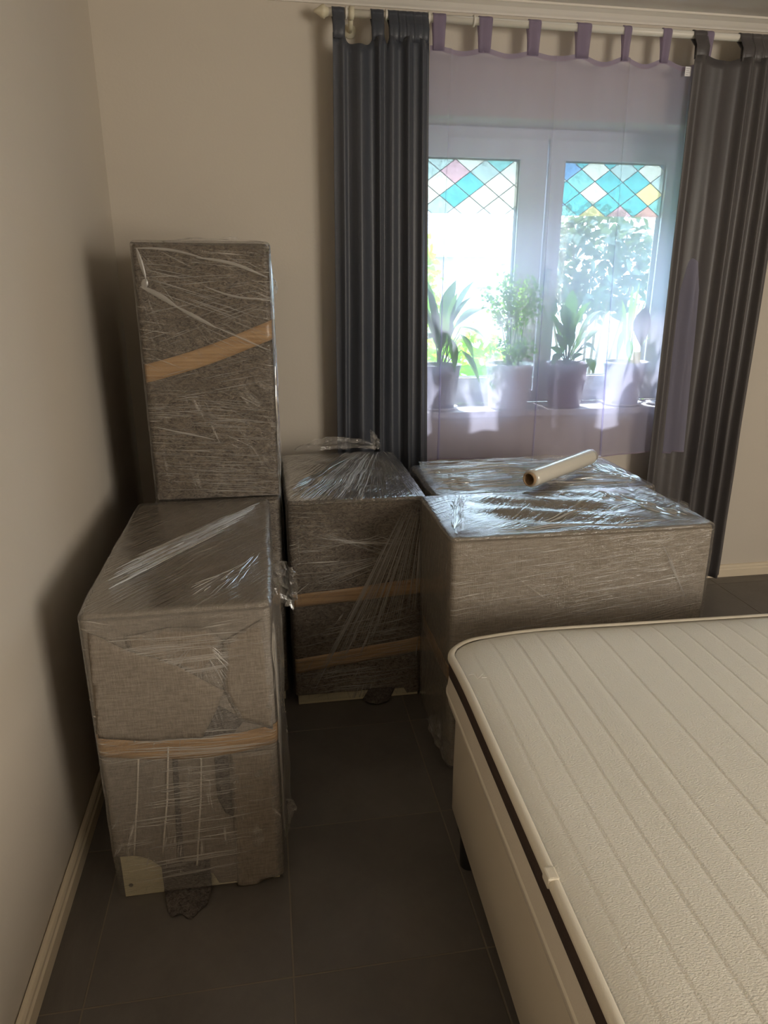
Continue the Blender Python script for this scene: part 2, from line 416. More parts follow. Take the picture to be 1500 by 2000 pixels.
# ================================================================== WINDOW
win = empty('window_1', (0, 0, 0), 'white two sash window with coloured diamond film behind the lilac voile', kind='structure')
FY = 3.25
def ring(bm, x0, x1, z0, z1, w, y0, y1, bev=.004, wb=None, wl=None, wr=None):
    wb = wb or w; wl = wl or w; wr = wr or w
    box(bm, x0, x1, y0, y1, z0, z0 + wb, bev); box(bm, x0, x1, y0, y1, z1 - w, z1, bev)
    box(bm, x0, x0 + wl, y0, y1, z0 + wb * .98, z1 - w * .98, bev); box(bm, x1 - wr, x1, y0, y1, z0 + wb * .98, z1 - w * .98, bev)
bm = bmesh.new(); ring(bm, OX0, OX1, .93, OZ1, .052, FY + .018, FY + .08, wb=.055); link('window_frame', bm, m_pvc, win)
sashes = [(.585, 1.272, .660, 1.147), (1.279, 1.922, 1.359, 1.849)]
pal = {0: ['aqua', 'white', 'cyan', 'pale', 'white', 'white', 'yellow', 'aqua', 'white', 'cyan', 'white', 'pale', 'pink', 'white'],
       1: ['white', 'cyan', 'rose', 'pale', 'aqua', 'cyan', 'white', 'pale', 'blue', 'aqua', 'pale', 'cyan', 'yellow', 'blue', 'aqua', 'pink']}
def clip(poly, x0, x1, z0, z1):
    for ax, lim, sgn in ((0, x0, 1), (0, x1, -1), (1, z0, 1), (1, z1, -1)):
        out = []
        for k in range(len(poly)):
            a, b = poly[k - 1], poly[k]
            ia, ib = (a[ax] - lim) * sgn >= 0, (b[ax] - lim) * sgn >= 0
            if ia != ib:
                q = (lim - a[ax]) / (b[ax] - a[ax]); out.append((a[0] + (b[0] - a[0]) * q, a[1] + (b[1] - a[1]) * q))
            if ib: out.append(b)
        poly = out
        if not poly: return []
    return poly
random.seed(5)
for si, (sx0, sx1, gx0, gx1) in enumerate(sashes):
    bm = bmesh.new(); ring(bm, sx0, sx1, .982, 2.088, .085, FY, FY + .06, .006, wb=.074, wl=gx0 - sx0, wr=sx1 - gx1)
    s = link('sash', bm, m_pvc, win)
    bm = bmesh.new(); ring(bm, gx0 - .004, gx1 + .004, 1.052, 2.007, .006, FY + .012, FY + .05, 0); link('gasket', bm, m_gap, s)
    boxo('glass', (gx0 - .002, gx1 + .002, FY + .024, FY + .030, 1.05, 2.005), m_glass, s)
    ff = empty('diamond_film', kind=None); ff.parent = win
    dw, dh = .136, .098
    nx0, nz0 = ((1.062, 2.0) if si == 0 else (1.444, 1.925))
    z0, z1 = 1.780, 2.002; lead = bmesh.new(); ci = 0
    for r in range(-5, 6):
        for c in range(-9, 9):
            cx = nx0 + c * dw + (dw / 2 if r % 2 else 0); cz = nz0 + dh / 2 + r * dh / 2
            cx += dw / 2
            pg = clip([(cx - dw / 2 + .001, cz), (cx, cz - dh / 2 + .001), (cx + dw / 2 - .001, cz), (cx, cz + dh / 2 - .001)], gx0, gx1, z0, z1)
            if len(pg) < 3: continue
            ar = abs(sum(pg[k - 1][0] * pg[k][1] - pg[k][0] * pg[k - 1][1] for k in range(len(pg)))) / 2
            if ar < 2e-5: continue
            b2 = bmesh.new(); f = b2.faces.new([b2.verts.new((x, FY + .0225, z)) for x, z in pg])
            g = bmesh.ops.extrude_face_region(b2, geom=[f]); bmesh.ops.translate(b2, vec=(0, .001, 0), verts=[v for v in g['geom'] if isinstance(v, bmesh.types.BMVert)])
            k = pal[si][(r * 5 + c * 3 + (r * c) % 4) % len(pal[si])]
            link('diamond_pane', b2, STAIN[k], ff)
            for (a, b) in ((0, 1), (1, 2)):
                q = [(cx - dw / 2, cz), (cx, cz - dh / 2), (cx + dw / 2, cz)]
                A, B = q[a], q[b]; dx, dz = B[0] - A[0], B[1] - A[1]; L = math.hypot(dx, dz); ox, oz = -dz / L * .0017, dx / L * .0017
                pl = clip([(A[0] - ox, A[1] - oz), (B[0] - ox, B[1] - oz), (B[0] + ox, B[1] + oz), (A[0] + ox, A[1] + oz)], gx0, gx1, z0, z1)
                if len(pl) > 2:
                    f = lead.faces.new([lead.verts.new((x, FY + .021, z)) for x, z in pl])
    link('lead_line', lead, m_lead, ff)
bm = bmesh.new(); box(bm, 1.296, 1.318, FY - .012, FY, 1.49, 1.56, .004); box(bm, 1.300, 1.314, FY - .05, FY - .012, 1.535, 1.549, .004); box(bm, 1.299, 1.315, FY - .05, FY - .036, 1.42, 1.55, .005)
link('handle', bm, m_pvc, win)
tag(boxo('window_sill', (OX0 - .02, OX1 + .02, 3.045, FY + .02, .900, .930), m_sill, None, .004), 'pale speckled stone sill carrying the potted plants', kind='structure')

# ================================================================== CURTAIN ROD
RY, RZ, RR = 3.0, 2.432, .0135
rod = empty('curtain_rod', (.28, RY, RZ), 'white curtain rod with pointed finial under the ceiling cove', 'curtain rod')
def loc(o, p):  # world coordinates under an unrotated parent
    o.matrix_parent_inverse = Matrix.Translation(-Vector(p.location)); return o
bm = bmesh.new(); tube(bm, [(.285, RY, RZ), (3.3, RY, RZ)], RR, 20); loc(link('rod', bm, m_rod, rod, True), rod)
bm = bmesh.new(); lathe(bm, [(.004, -.034), (.010, -.022), (.021, -.006), (.024, .004), (.017, .010), (.014, .020)], seg=28)
bmesh.ops.rotate(bm, verts=bm.verts[:], matrix=Matrix.Rotation(PI / 2, 3, 'Y')); bmesh.ops.translate(bm, verts=bm.verts[:], vec=(.268, RY, RZ))
loc(link('finial', bm, m_bracket, rod, True), rod)
bm = bmesh.new(); lathe(bm, [(.0145, -.010), (.021, -.009), (.023, 0), (.021, .009), (.0145, .010)], seg=24)
bmesh.ops.rotate(bm, verts=bm.verts[:], matrix=Matrix.Rotation(PI / 2, 3, 'Y')); bmesh.ops.translate(bm, verts=bm.verts[:], vec=(.372, RY, RZ))
tube(bm, [(.372, RY + .018, RZ - .012), (.374, RY + .05, RZ - .03), (.376, WY - .008, RZ - .034)], .009, 12)
b0 = len(bm.verts); tube(bm, [(.376, WY - .010, RZ - .034), (.376, WY, RZ - .034)], .024, 20)
loc(link('bracket', bm, m_bracket, rod, True), rod)
for rx in (.352, .502, .664, .84):
    bm = bmesh.new(); lathe(bm, [(.0145, -.004), (.019, -.004), (.020, 0), (.019, .004), (.0145, .004)], seg=24)
    bmesh.ops.rotate(bm, verts=bm.verts[:], matrix=Matrix.Rotation(PI / 2, 3, 'Y')); bmesh.ops.translate(bm, verts=bm.verts[:], vec=(rx, RY, RZ))
    loc(link('curtain_ring', bm, m_rod, rod, True), rod)

# ================================================================== CURTAINS
def tab_loop(name, x0t, x1t, x0b, x1b, zb, yb, rr, mat, parent, thick=.002):
    """fabric loop hung over the rod; bottom at zb"""
    pts = [(yb, zb), (yb - .002, (zb + RZ) / 2)]
    for k in range(9):
        a = PI + .25 - (PI + .5) * k / 8
        pts.append((RY + math.cos(a) * rr, RZ + math.sin(a) * rr))
    pts += [(yb + .014, (zb + RZ) / 2), (yb + .010, zb)]
    def fn(u, v):
        k = v * (len(pts) - 1); i = min(int(k), len(pts) - 2); q = k - i
        y = pts[i][0] * (1 - q) + pts[i + 1][0] * q; z = pts[i][1] * (1 - q) + pts[i + 1][1] * q
        tt = min(1, max(0, (z - zb) / (RZ - zb))); xa = x0b + (x0t - x0b) * tt; xb = x1b + (x1t - x1b) * tt
        return (xa + (xb - xa) * u, y + .0015 * math.sin(u * 9 + zb * 40), z), (u, v)
    V, Fc, U = grid(5, 24, fn)
    o = pydata(name, V, Fc, mat, parent, True, U)
    sm = o.modifiers.new('thick', 'SOLIDIFY'); sm.thickness = thick; sm.offset = 0
    return o
def curtain(name, prof, xt, xb, head, zbot, y0, mat, label, cat, tabs, tabmat, nu=260, nv=70, amp=(.6, 1.0), thick=.0016, hem=None):
    root = empty(name, ((xt[0] + xt[1]) / 2, y0, zbot), label, cat)
    def fn(u, v):
        z1 = head(u); zb_ = hem(u) if hem else zbot
        z = z1 + (zb_ - z1) * v
        a = amp[0] + (amp[1] - amp[0]) * min(1, v * 1.4)
        dx, dy = prof(u, v)
        x = (xt[0] + (xt[1] - xt[0]) * u) * (1 - v) + (xb[0] + (xb[1] - xb[0]) * u) * v + dx * a
        y = y0 + dy * a + .004 * nz(x * 6, z * 3, 2.2)
        return (x, y, z), (u, v)
    V, Fc, U = grid(nu, nv, fn)
    p = loc(pydata('panel', V, Fc, mat, root, True, U), root)
    sm = p.modifiers.new('thick', 'SOLIDIFY'); sm.thickness = thick; sm.offset = 0
    for t in tabs: loc(tab_loop('tab', *t, tabmat, root), root)
    return root, fn
def foldprof(folds, seed):
    """folds: list of (centre u, width, depth)"""
    def f(u, v):
        uu = u + .012 * nz(u * 3 + seed, v * 2.5, seed) * (0.3 + v)
        y = 0
        for c, wd, dp in folds:
            q = (uu - c) / wd
            y -= dp * 1.25 * math.exp(-q * q * 2.2)
        y += .0006 * math.sin(uu * 34 + v * 3 + seed) + .005 * math.sin(uu * 11 + seed)
        x = .006 * math.sin(uu * 18 + v * 2) * v
        return x, y
    return f
TL = [(.299, .345), (.443, .491), (.508, .548), (.545, .580), (.572, .612), (.600, .640), (.622, .661)]
def headL(u):
    x = .299 + (.661 - .299) * u
    z = 2.352 - .010 * math.sin(x * 60)
    if .345 < x < .443: z -= .040 * math.sin((x - .345) / .098 * PI) ** .7
    if .491 < x < .510: z -= .030 * math.sin((x - .491) / .019 * PI)
    return z
pl = foldprof([(.10, .05, .016), (.27, .11, .034), (.47, .05, .036), (.61, .08, .020), (.77, .055, .038), (.93, .045, .022)], 1.3)
curtain('grey_curtain', pl, (.299, .661), (.280, .700), headL, .06, 2.968, m_satin_l, 'slate grey tab top satin curtain at the left of the window', 'curtain',
        [(a, b, a + .002, b - .002, 2.340, 2.968 - .006, .0165) for a, b in TL], m_satin_l)
TR = [(1.744, 1.804), (1.947, 2.010), (2.000, 2.05), (2.035, 2.085), (2.075, 2.12), (2.11, 2.16), (2.15, 2.20)]
def headR(u):
    x = 1.744 + (2.21 - 1.744) * u
    z = 2.352
    if 1.804 < x < 1.947: z -= .016 * math.sin((x - 1.804) / .143 * PI)
    return z
pr = foldprof([(.06, .05, .012), (.27, .10, .018), (.50, .06, .032), (.65, .045, .034), (.79, .045, .036), (.93, .04, .034)], 4.1)
curtain('grey_curtain', pr, (1.744, 2.215), (1.770, 2.235), headR, .065, 2.965, m_satin_r, 'slate grey tab top satin curtain at the right of the window', 'curtain',
        [(a, b, a + .002, b - .002, 2.340, 2.965 - .006, .0165) for a, b in TR], m_satin_r)
TS = [(.679, .729), (.858, .911), (1.055, 1.105), (1.252, 1.311), (1.446, 1.479), (1.612, 1.650), (1.800, 1.832)]
def headS(u):
    x = .672 + (1.835 - .672) * u
    z = 2.344
    tb = [(a + b) / 2 for a, b in TS]
    for a, b in zip(tb[:-1], tb[1:]):
        if a < x < b: z -= .020 * math.sin((x - a) / (b - a) * PI) ** 1.5 * (1.2 if a > 1.2 else .7)
    return z
def ps(u, v):
    # soft waves plus three tight overlapping folds
    y = .004 * math.sin(u * 22 + .5) * (1 - u) + .003 * math.sin(u * 47 + 2 + v)
    x = 0
    for c, wd in ((.075, .010), (.43, .012), (.70, .010), (.93, .012)):
        q = (u - c + .006 * math.sin(v * 2.5 + c * 9)) / wd
        x += -.030 * q * math.exp(-q * q) * (.35 + .65 * v)
        y -= .006 * math.exp(-q * q)
    # right edge is pulled to the room side over the dark curtain further down
    e = max(0, (u - .90) / .10); e = e * e * (3 - 2 * e)
    q = min(1, max(0, (v - .35) / .2))
    y -= .075 * e * q
    e2 = max(0, (.05 - u) / .05); y -= .02 * e2 * v
    return x, y
def hemS(u): return .712 + .012 * math.sin(u * 7 + 1) - (.006 if u < .04 else 0) + (.012 if u > .96 else 0)
sroot, sfn = curtain('sheer_curtain', ps, (.672, 1.835), (.655, 1.915), headS, .71, 2.996, m_sheer, 'translucent lilac voile curtain hanging in front of the plants', 'sheer curtain',
        [(a, b, a + .004, b - .003, 2.328, 2.990, .0160, m_sheer_tab, None)[:7] for a, b in TS], m_sheer_tab, nu=300, nv=60, amp=(.8, 1.0), thick=.0, hem=hemS)
for ch in sroot.children:
    if ch.name.startswith('panel'): ch.modifiers.clear()
# double-stitched head and bottom hem of the voile
def hemstrip(name, v0, v1, mat, dy):
    V, Fc, U = grid(300, 2, lambda u, v: ((lambda p: (p[0], p[1] - dy, p[2]))(sfn(u, v0 + (v1 - v0) * v)[0]), (u, v)))
    loc(pydata(name, V, Fc, mat, sroot, True, U), sroot)
hemstrip('head_hem', 0.0, .011, m_sheer_tab, .0012)
hemstrip('bottom_hem', .996, 1.0, m_sheer_tab, .0012)
# care label
V, Fc, U = grid(2, 2, lambda u, v: ((1.718 + .026 * u, 2.975, 2.315 - .034 * v), (u, v)))
lb = loc(pydata('care_label', V, Fc, m_label, sroot, False), sroot); lb['label'] = 'small white care label'
bm = bmesh.new()
for k in range(4): box(bm, 1.722, 1.722 + (.016, .012, .017, .010)[k], 2.9735, 2.9745, 2.307 - k * .007, 2.3085 - k * .007)
loc(link('label_print', bm, m_print, sroot), sroot)

# ================================================================== WRAPPED CABINETS
class Wrap:
    """a cabinet box (x0..x1, y0..y1, 0..z1 above base z0); S() = displaced side surface, T() = displaced top surface"""
    def __init__(s, x0, x1, y0, y1, z0, z1, seed, r=.012, bulge=.006, rough=.0025, lean=(0, 0)):
        s.x0, s.x1, s.y0, s.y1, s.z0, s.z1, s.seed, s.r, s.b, s.rg, s.lean = x0, x1, y0, y1, z0, z1, seed, r, bulge, rough, lean
        s.W, s.Dp = x1 - x0, y1 - y0; s.P = 2 * (s.W + s.Dp)
    def base(s, u):
        u %= s.P; W, Dp, r = s.W, s.Dp, s.r
        segs = ((W, (s.x0, s.y0), (1, 0), (0, -1)), (Dp, (s.x1, s.y0), (0, 1), (1, 0)), (W, (s.x1, s.y1), (-1, 0), (0, 1)), (Dp, (s.x0, s.y1), (0, -1), (-1, 0)))
        for L, o, d, n in segs:
            if u <= L:
                d = Vector((d[0], d[1], 0)); n = Vector((n[0], n[1], 0)); o = Vector((o[0], o[1], 0))
                if u < r:       # second half of the rounded corner before this side
                    a = (1 - u / r) * PI / 4; c = o + d * r - n * r
                    nn = (n * math.cos(a) - d * math.sin(a)); return c + nn * r, nn, u, L
                if u > L - r:
                    a = (u - (L - r)) / r * PI / 4; c = o + d * (L - r) - n * r
                    nn = (n * math.cos(a) + d * math.sin(a)); return c + nn * r, nn, u, L
                return o + d * u, n, u, L
            u -= L
        return Vector((s.x0, s.y0, 0)), Vector((0, -1, 0)), 0, W
    def disp(s, p, e):
        return s.b * e * (.4 + nz(p.x * 4 + s.seed, p.y * 4, p.z * 4)) + s.rg * nz(p.x * 18 + s.seed, p.y * 18, p.z * 14) * (.3 + .7 * e)
    def S(s, u, z, off=0):
        p, n, uu, L = s.base(u); q = Vector((p.x, p.y, z))
        e = math.sin(max(0, min(1, uu / L)) * PI) ** .6
        q = q + n * (off + s.disp(q, e))
        k = (z - s.z0) / (s.z1 - s.z0)
        return Vector((q.x + s.lean[0] * k, q.y + s.lean[1] * k, q.z))
    def T(s, x, y, off=0):
        ex = math.sin(max(0, min(1, (x - s.x0) / s.W)) * PI); ey = math.sin(max(0, min(1, (y - s.y0) / s.Dp)) * PI)
        e = (max(0, ex * ey)) ** .5
        return Vector((x + s.lean[0], y + s.lean[1], s.z1 + off + s.topf(x, y) * e + s.b * e * .6 * (nz(x * 6 + s.seed, y * 6, 3)) + s.rg * nz(x * 20, y * 20 + s.seed, 1) * e))
    def topf(s, x, y): return 0
    def us(s, n):
        W, Dp, r = s.W, s.Dp, s.r; out = []
        acc = 0
        for L in (W, Dp, W, Dp):
            k = max(6, int(n * L / s.P)); out += [acc, acc + r * .33, acc + r * .67, acc + r]
            out += [acc + r + (L - 2 * r) * i / k for i in range(1, k)]
            out += [acc + L - r, acc + L - r * .67, acc + L - r * .33]; acc += L
        return out
    def shell(s, name, off, hem, mats, parent, n=170, rows=50, r3=.014, wob=None):
        us = s.us(n); N = len(us); V, U, Fc, MI = [], [], [], []
        for j in range(rows + 1):
            for u in us:
                h = hem(u); z = h + (s.z1 + off - r3 - h) * j / rows
                o2 = off + (wob(u, z) if wob else 0)
                V.append(s.S(u, z, o2)); U.append((u, z))
        cx, cy = (s.x0 + s.x1) / 2, (s.y0 + s.y1) / 2
        for k in range(1, 5):   # rounded top rim
            a = k / 4 * PI / 2
            for u in us:
                q = s.S(u, s.z1 + off - r3, off - r3 * (1 - math.cos(a))); q.z = s.z1 + off - r3 + r3 * math.sin(a)
                V.append(q); U.append((q.x - s.x0, q.y - s.y0))
        last = rows + 4
        K = 26; e0 = V[last * N:(last + 1) * N]
        for k in range(1, K + 1):
            q = k / K
            for i, p in enumerate(e0):
                x = p.x + (cx + s.lean[0] - p.x) * q * .985; y = p.y + (cy + s.lean[1] - p.y) * q * .985
                V.append(s.T(x - s.lean[0], y - s.lean[1], off)); U.append((x - s.x0, y - s.y0))
        tot = last + K
        for j in range(tot):
            for i in range(N):
                a = j * N + i; b = j * N + (i + 1) % N; Fc.append((a, b, b + N, a + N))
                u = us[i]
                if j >= rows + 2: MI.append(2 if len(mats) > 2 else 0)
                else: MI.append(0 if (u < s.W - 1e-6 or len(mats) < 2) else 1)
        Fc.append(tuple(range(tot * N, tot * N + N))); MI.append(2 if len(mats) > 2 else 0)
        # the seam column (last u -> 0) gets correct UVs by a per-loop fix
        me = bpy.data.meshes.new(name); me.from_pydata([tuple(v) for v in V], [], Fc); me.update()
        ul = me.uv_layers.new(name='UVMap').data
        for pi, p in enumerate(me.polygons):
            seam = pi < rows * N and pi % N == N - 1
            for li, vi in zip(p.loop_indices, p.vertices):
                uu, vv = U[vi]
                if seam and uu < 1e-9: uu = s.P
                ul[li].uv = (uu, vv)
        me.polygons.foreach_set('material_index', MI)
        return link(name, me, mats, parent, True)
    def band(s, name, z_a, z_b, u0, u1, off, mat, parent, n=60):
        """strip on the side surface between curves z_a(u) (bottom) and z_b(u) (top)"""
        V, Fc, U = grid(n, 4, lambda a, b: (lambda u: (s.S(u, z_a(u) + (z_b(u) - z_a(u)) * b, off), (u, z_a(u) + (z_b(u) - z_a(u)) * b)))(u0 + (u1 - u0) * a))
        o = pydata(name, V, Fc, mat, parent, True, U)
        m = o.modifiers.new('thick', 'SOLIDIFY'); m.thickness = .0008; m.offset = -1
        return o
    def patch(s, name, poly, off, th, mat, parent, res=.012):
        """thick polygon laid on the front face, poly in (u,z); follows the surface"""
        bm = bmesh.new(); f = bm.faces.new([bm.verts.new((a, b, 0)) for a, b in poly])
        bmesh.ops.triangulate(bm, faces=[f])
        for _ in range(4): 
            es = [e for e in bm.edges if e.calc_length() > res * 2]
            if not es: break
            bmesh.ops.subdivide_edges(bm, edges=es, cuts=1); bmesh.ops.triangulate(bm, faces=bm.faces[:])
        bm.verts.ensure_lookup_table()
        uvl = bm.loops.layers.uv.new('UVMap')
        for fc in bm.faces:
            for lp in fc.loops: lp[uvl].uv = (lp.vert.co.x, lp.vert.co.y)
        for v in bm.verts:
            b = any(e.is_boundary for e in v.link_edges)
            v.co = s.S(v.co.x, v.co.y, off + (0 if b else th * .5))
        o = link(name, bm, mat, parent, True)
        m = o.modifiers.new('thick', 'SOLIDIFY'); m.thickness = th; m.offset = -1
        return o

def creases(name, fn, lines, mat, parent, seg=9):
    """film creases as thin raised ribbons; fn(a,b,off)->point ; lines = (a0,b0,a1,b1,width,height,bow)"""
    V, Fc = [], []
    for a0, b0, a1, b1, wd, ht, bow in lines:
        L = math.hypot(a1 - a0, b1 - b0)
        if L < 1e-4: continue
        nx, ny = -(b1 - b0) / L, (a1 - a0) / L; base = len(V)
        for k in range(seg + 1):
            t = k / seg; tp = math.sin(PI * (.04 + .92 * t)) ** .7
            bw = bow * math.sin(t * PI); a = a0 + (a1 - a0) * t + nx * bw; b = b0 + (b1 - b0) * t + ny * bw
            h = wd / 2 * tp
            V += [fn(a - nx * h, b - ny * h, .0004), fn(a, b, ht * tp + .0006), fn(a + nx * h, b + ny * h, .0004)]
        for k in range(seg):
            q = base + k * 3; Fc += [(q, q + 1, q + 4, q + 3), (q + 1, q + 2, q + 5, q + 4)]
    o = loc(pydata(name, V, Fc, mat, parent, True), parent); o['kind'] = 'stuff'; return o
rnd = random.Random(11)
def band_lines(n, A, B, C, Dd, wd=.002, ht=.002, lo=.25, hi=.9, bow=.003):
    """n lines whose starts spread on A..B and ends on C..D, each a random stretch of that chord"""
    out = []
    for _ in range(n):
        q = rnd.random(); q2 = min(1, max(0, q + rnd.uniform(-.04, .04)))
        s = (A[0] + (B[0] - A[0]) * q, A[1] + (B[1] - A[1]) * q); e = (C[0] + (Dd[0] - C[0]) * q2, C[1] + (Dd[1] - C[1]) * q2)
        ln = rnd.uniform(lo, hi); t0 = rnd.uniform(0, 1 - ln); t1 = t0 + ln
        out.append((s[0] + (e[0] - s[0]) * t0, s[1] + (e[1] - s[1]) * t0, s[0] + (e[0] - s[0]) * t1, s[1] + (e[1] - s[1]) * t1,
                    wd * rnd.uniform(.5, 1.5), ht * rnd.uniform(.5, 1.3), rnd.uniform(-bow, bow)))
    return out
def crumple(name, pts_fn, nu, nv, amp, mat, parent, seed):
    """loose crinkled sheet of film"""
    def fn(u, v):
        p = Vector(pts_fn(u, v)); s = seed
        p += Vector((nz(u * 5 + s, v * 5, 1), nz(u * 5, v * 5 + s, 2), nz(u * 5, v * 5, s + 3))) * amp
        p += Vector((nz(u * 14 + s, v * 13, 1), nz(u * 14, v * 13 + s, 2), nz(u * 14, v * 13, s + 3))) * amp * .4
        return p, (u * .1, v * .1)
    V, Fc, U = grid(nu, nv, fn)
    return pydata(name, V, Fc, mat, parent, False, U)

FS = lambda W: (lambda a, b, o: W.S(a, b, OFFF + o))
OFFB, OFFT, OFFF = .004, .0075, .0105

def cabinet(name, W, label, blanket_mats, film_mats, hem, group=None, fhem=None, rows=50):
    root = empty(name, ((W.x0 + W.x1) / 2, (W.y0 + W.y1) / 2, W.z0), label, 'wrapped furniture', group)
    g = .006
    bm = bmesh.new(); box(bm, W.x0 + g, W.x1 - g, W.y0 + .004, W.y1 - g, W.z0 + (.006 if W.z0 > .1 else 0), W.z1 - .012, bev=.002)
    for v in bm.verts:
        k = (v.co.z - W.z0) / (W.z1 - W.z0); v.co.x += W.lean[0] * k; v.co.y += W.lean[1] * k
    loc(link('cabinet_body', bm, m_cream, root), root)
    loc(W.shell('blanket', OFFB, hem, blanket_mats, root, rows=rows), root)
    loc(W.shell('stretch_film', OFFF, fhem or (lambda u: W.z0 + .004), film_mats, root, rows=rows, wob=lambda u, z: .0015 * abs(nz(u * 30 + W.seed, z * 10))), root)
    return root
def L(o, root): return loc(o, root)

# ---- 1. front left cabinet ---------------------------------------------------------
W1 = Wrap(-.427, -.024, 1.462, 2.262, 0, .795, 3.1, r=.012, bulge=.006)
def hem1(u):
    if u < .045: return .137
    if u < .078: return .137 - (u - .045) * .5
    if u < .108: return .1205 - (u - .078) * 1.2
    if u < .115: return .084
    if u < .23: return .084 - (u - .115) * .30
    if u < .285: return .018
    if u < .345: return .010
    if u < W1.W: return .014 + .006 * abs(math.sin(u * 80))
    if u > W1.P - .785: return .137
    return .012
f1 = film_mat('film_cabinet_front', [('par', .12, 230, 6, .7), ('fan', .23, .74, 40, 6, .7), ('par', -.25, 160, 5, .4)], haze=.12)
f1s = film_mat('film_cabinet_side', [('par', 1.4, 60, 3, .8), ('par', .3, 120, 5, .5)], haze=.06, refl=1.6)
f1t = film_mat('film_cabinet_top', [('par', .95, 130, 3, .8), ('par', .55, 60, 4, .3)], haze=.06, rough=.13, refl=2.4)
c1 = cabinet('wrapped_cabinet', W1, 'low cabinet in grey blanket and film nearest the left wall, bare cream corner showing', [m_knit_f, m_knit_f, m_knit_f], [f1, f1s, f1t], hem1,
             fhem=lambda u: .02 if u < .4 else .006)
L(W1.patch('underlay_patch', [(.262, .560), (.335, .503), (.300, .462), (.232, .470)], OFFB + .0010, .002, m_felt_dark, c1), c1)
L(W1.patch('blanket_flap', [(.087, .746), (.184, .761), (.267, .754), (.296, .719), (.278, .668), (.242, .625), (.192, .660), (.096, .706)], OFFB + .002, .0035, m_knit_f, c1), c1)
L(W1.patch('blanket_flap', [(.300, .715), (.39, .765), (.398, .60), (.398, .467), (.372, .486), (.328, .503), (.294, .588)], OFFB + .0025, .0035, m_knit_f, c1), c1)
L(W1.patch('blanket_flap', [(.012, .762), (.037, .750), (.096, .708), (.150, .685), (.192, .663), (.292, .590), (.274, .547), (.235, .470), (.12, .470), (.004, .490)], OFFB + .0035, .004, m_knit_f, c1), c1)
L(W1.patch('underlay_patch', [(.258, .414), (.290, .410), (.290, .225), (.272, .238), (.256, .290)], OFFB + .0010, .002, m_felt_dark, c1), c1)
L(W1.patch('underlay_patch', [(.160, .418), (.172, .418), (.160, .10), (.146, .10)], OFFB + .0006, .0012, m_felt_dark, c1), c1)
L(W1.patch('blanket_flap', [(.298, .414), (.397, .410), (.400, .020), (.352, .012), (.338, .004), (.318, .002), (.289, .006), (.293, .214)], OFFB + .002, .0035, m_knit_f, c1), c1)
for pts in ([(.086, .537), (.080, .470)], [(.083, .424), (.068, .308), (.043, .140)], [(.154, .45), (.138, .298), (.111, .129)], [(.227, .414), (.216, .287), (.191, .084)],
            [(.225, .632), (.178, .544)], [(.158, .564), (.154, .473)], [(.115, .640), (.085, .495)], [(.368, .70), (.335, .53)]):
    w_ = .0022; L(W1.patch('woven_stripe', [(a - w_, b) for a, b in pts] + [(a + w_, b) for a, b in pts[::-1]], OFFB + .0062 if pts[0][1] > .44 else OFFB + .0018, .0008, m_stripe, c1), c1)
zt = lambda a, b: (lambda u: a + (b - a) * max(0, min(1, u / W1.W)))
L(W1.band('packing_tape', lambda u: .437 - .021 * math.sin(max(0, min(1, u / .4)) * PI) - .010 * u / .4, lambda u: .494 - .020 * math.sin(max(0, min(1, u / .4)) * PI) - .014 * u / .4 if u < .4 else .48, -.02, W1.W + .02, OFFT + .001, m_tape, c1), c1)
bm = bmesh.new(); lathe(bm, [(.0035, 0), (.0055, .0005), (.0055, .0015), (.003, .0020)], seg=16); bmesh.ops.rotate(bm, verts=bm.verts[:], matrix=Matrix.Rotation(PI / 2, 3, 'X')); bmesh.ops.translate(bm, verts=bm.verts[:], vec=(-.404, W1.y0 + .0045, .036))
o = L(link('screw', bm, m_screw, c1), c1)
# charcoal underlay hanging out at the foot and lying on the tiles
def tongue(u, v):
    x = -.322 + .118 * u; z = .095 - .10 * v * 1.0
    if v < .55: return (x, W1.y0 - .006 - .003 * v, .098 - .090 * v / .55)
    q = (v - .55) / .45; a = math.sin(u * PI)
    return (x + (.012 - .02 * u) * q, W1.y0 - .009 - q * (.040 + .036 * a ** .5 + .006 * math.sin(u * 13)), .0085 * (1 - q) + .0045 + .004 * math.sin(u * 9 + q * 5) * q)
V, Fc, U = grid(26, 24, lambda u, v: ((lambda p: Vector(p) + Vector((0, -.003, .003)) * nz(u * 9, v * 9, 3))(tongue(u, v)), (u, v)))
o = L(pydata('underlay_tongue', V, Fc, m_felt_dark, c1, True, U), c1); m = o.modifiers.new('t', 'SOLIDIFY'); m.thickness = .004; m.offset = 0
o['label'] = 'charcoal felt tongue on the tiles'
T1 = lambda a, b, o: W1.T(a, b, OFFF + o)
creases('film_crease', T1, band_lines(95, (-.415, 1.54), (-.405, 1.70), (-.10, 2.04), (-.03, 2.24), .0030, .0025, .08, .6), m_crease_sheen, c1)
creases('film_crease', T1, band_lines(40, (-.415, 1.56), (-.405, 1.74), (-.10, 2.02), (-.03, 2.24), .0035, .003, .12, .7) +
        band_lines(22, (-.30, 1.50), (-.1, 1.50), (-.10, 1.66), (.0 - .03, 1.8), .0022, .002, .1, .35), m_crease, c1)
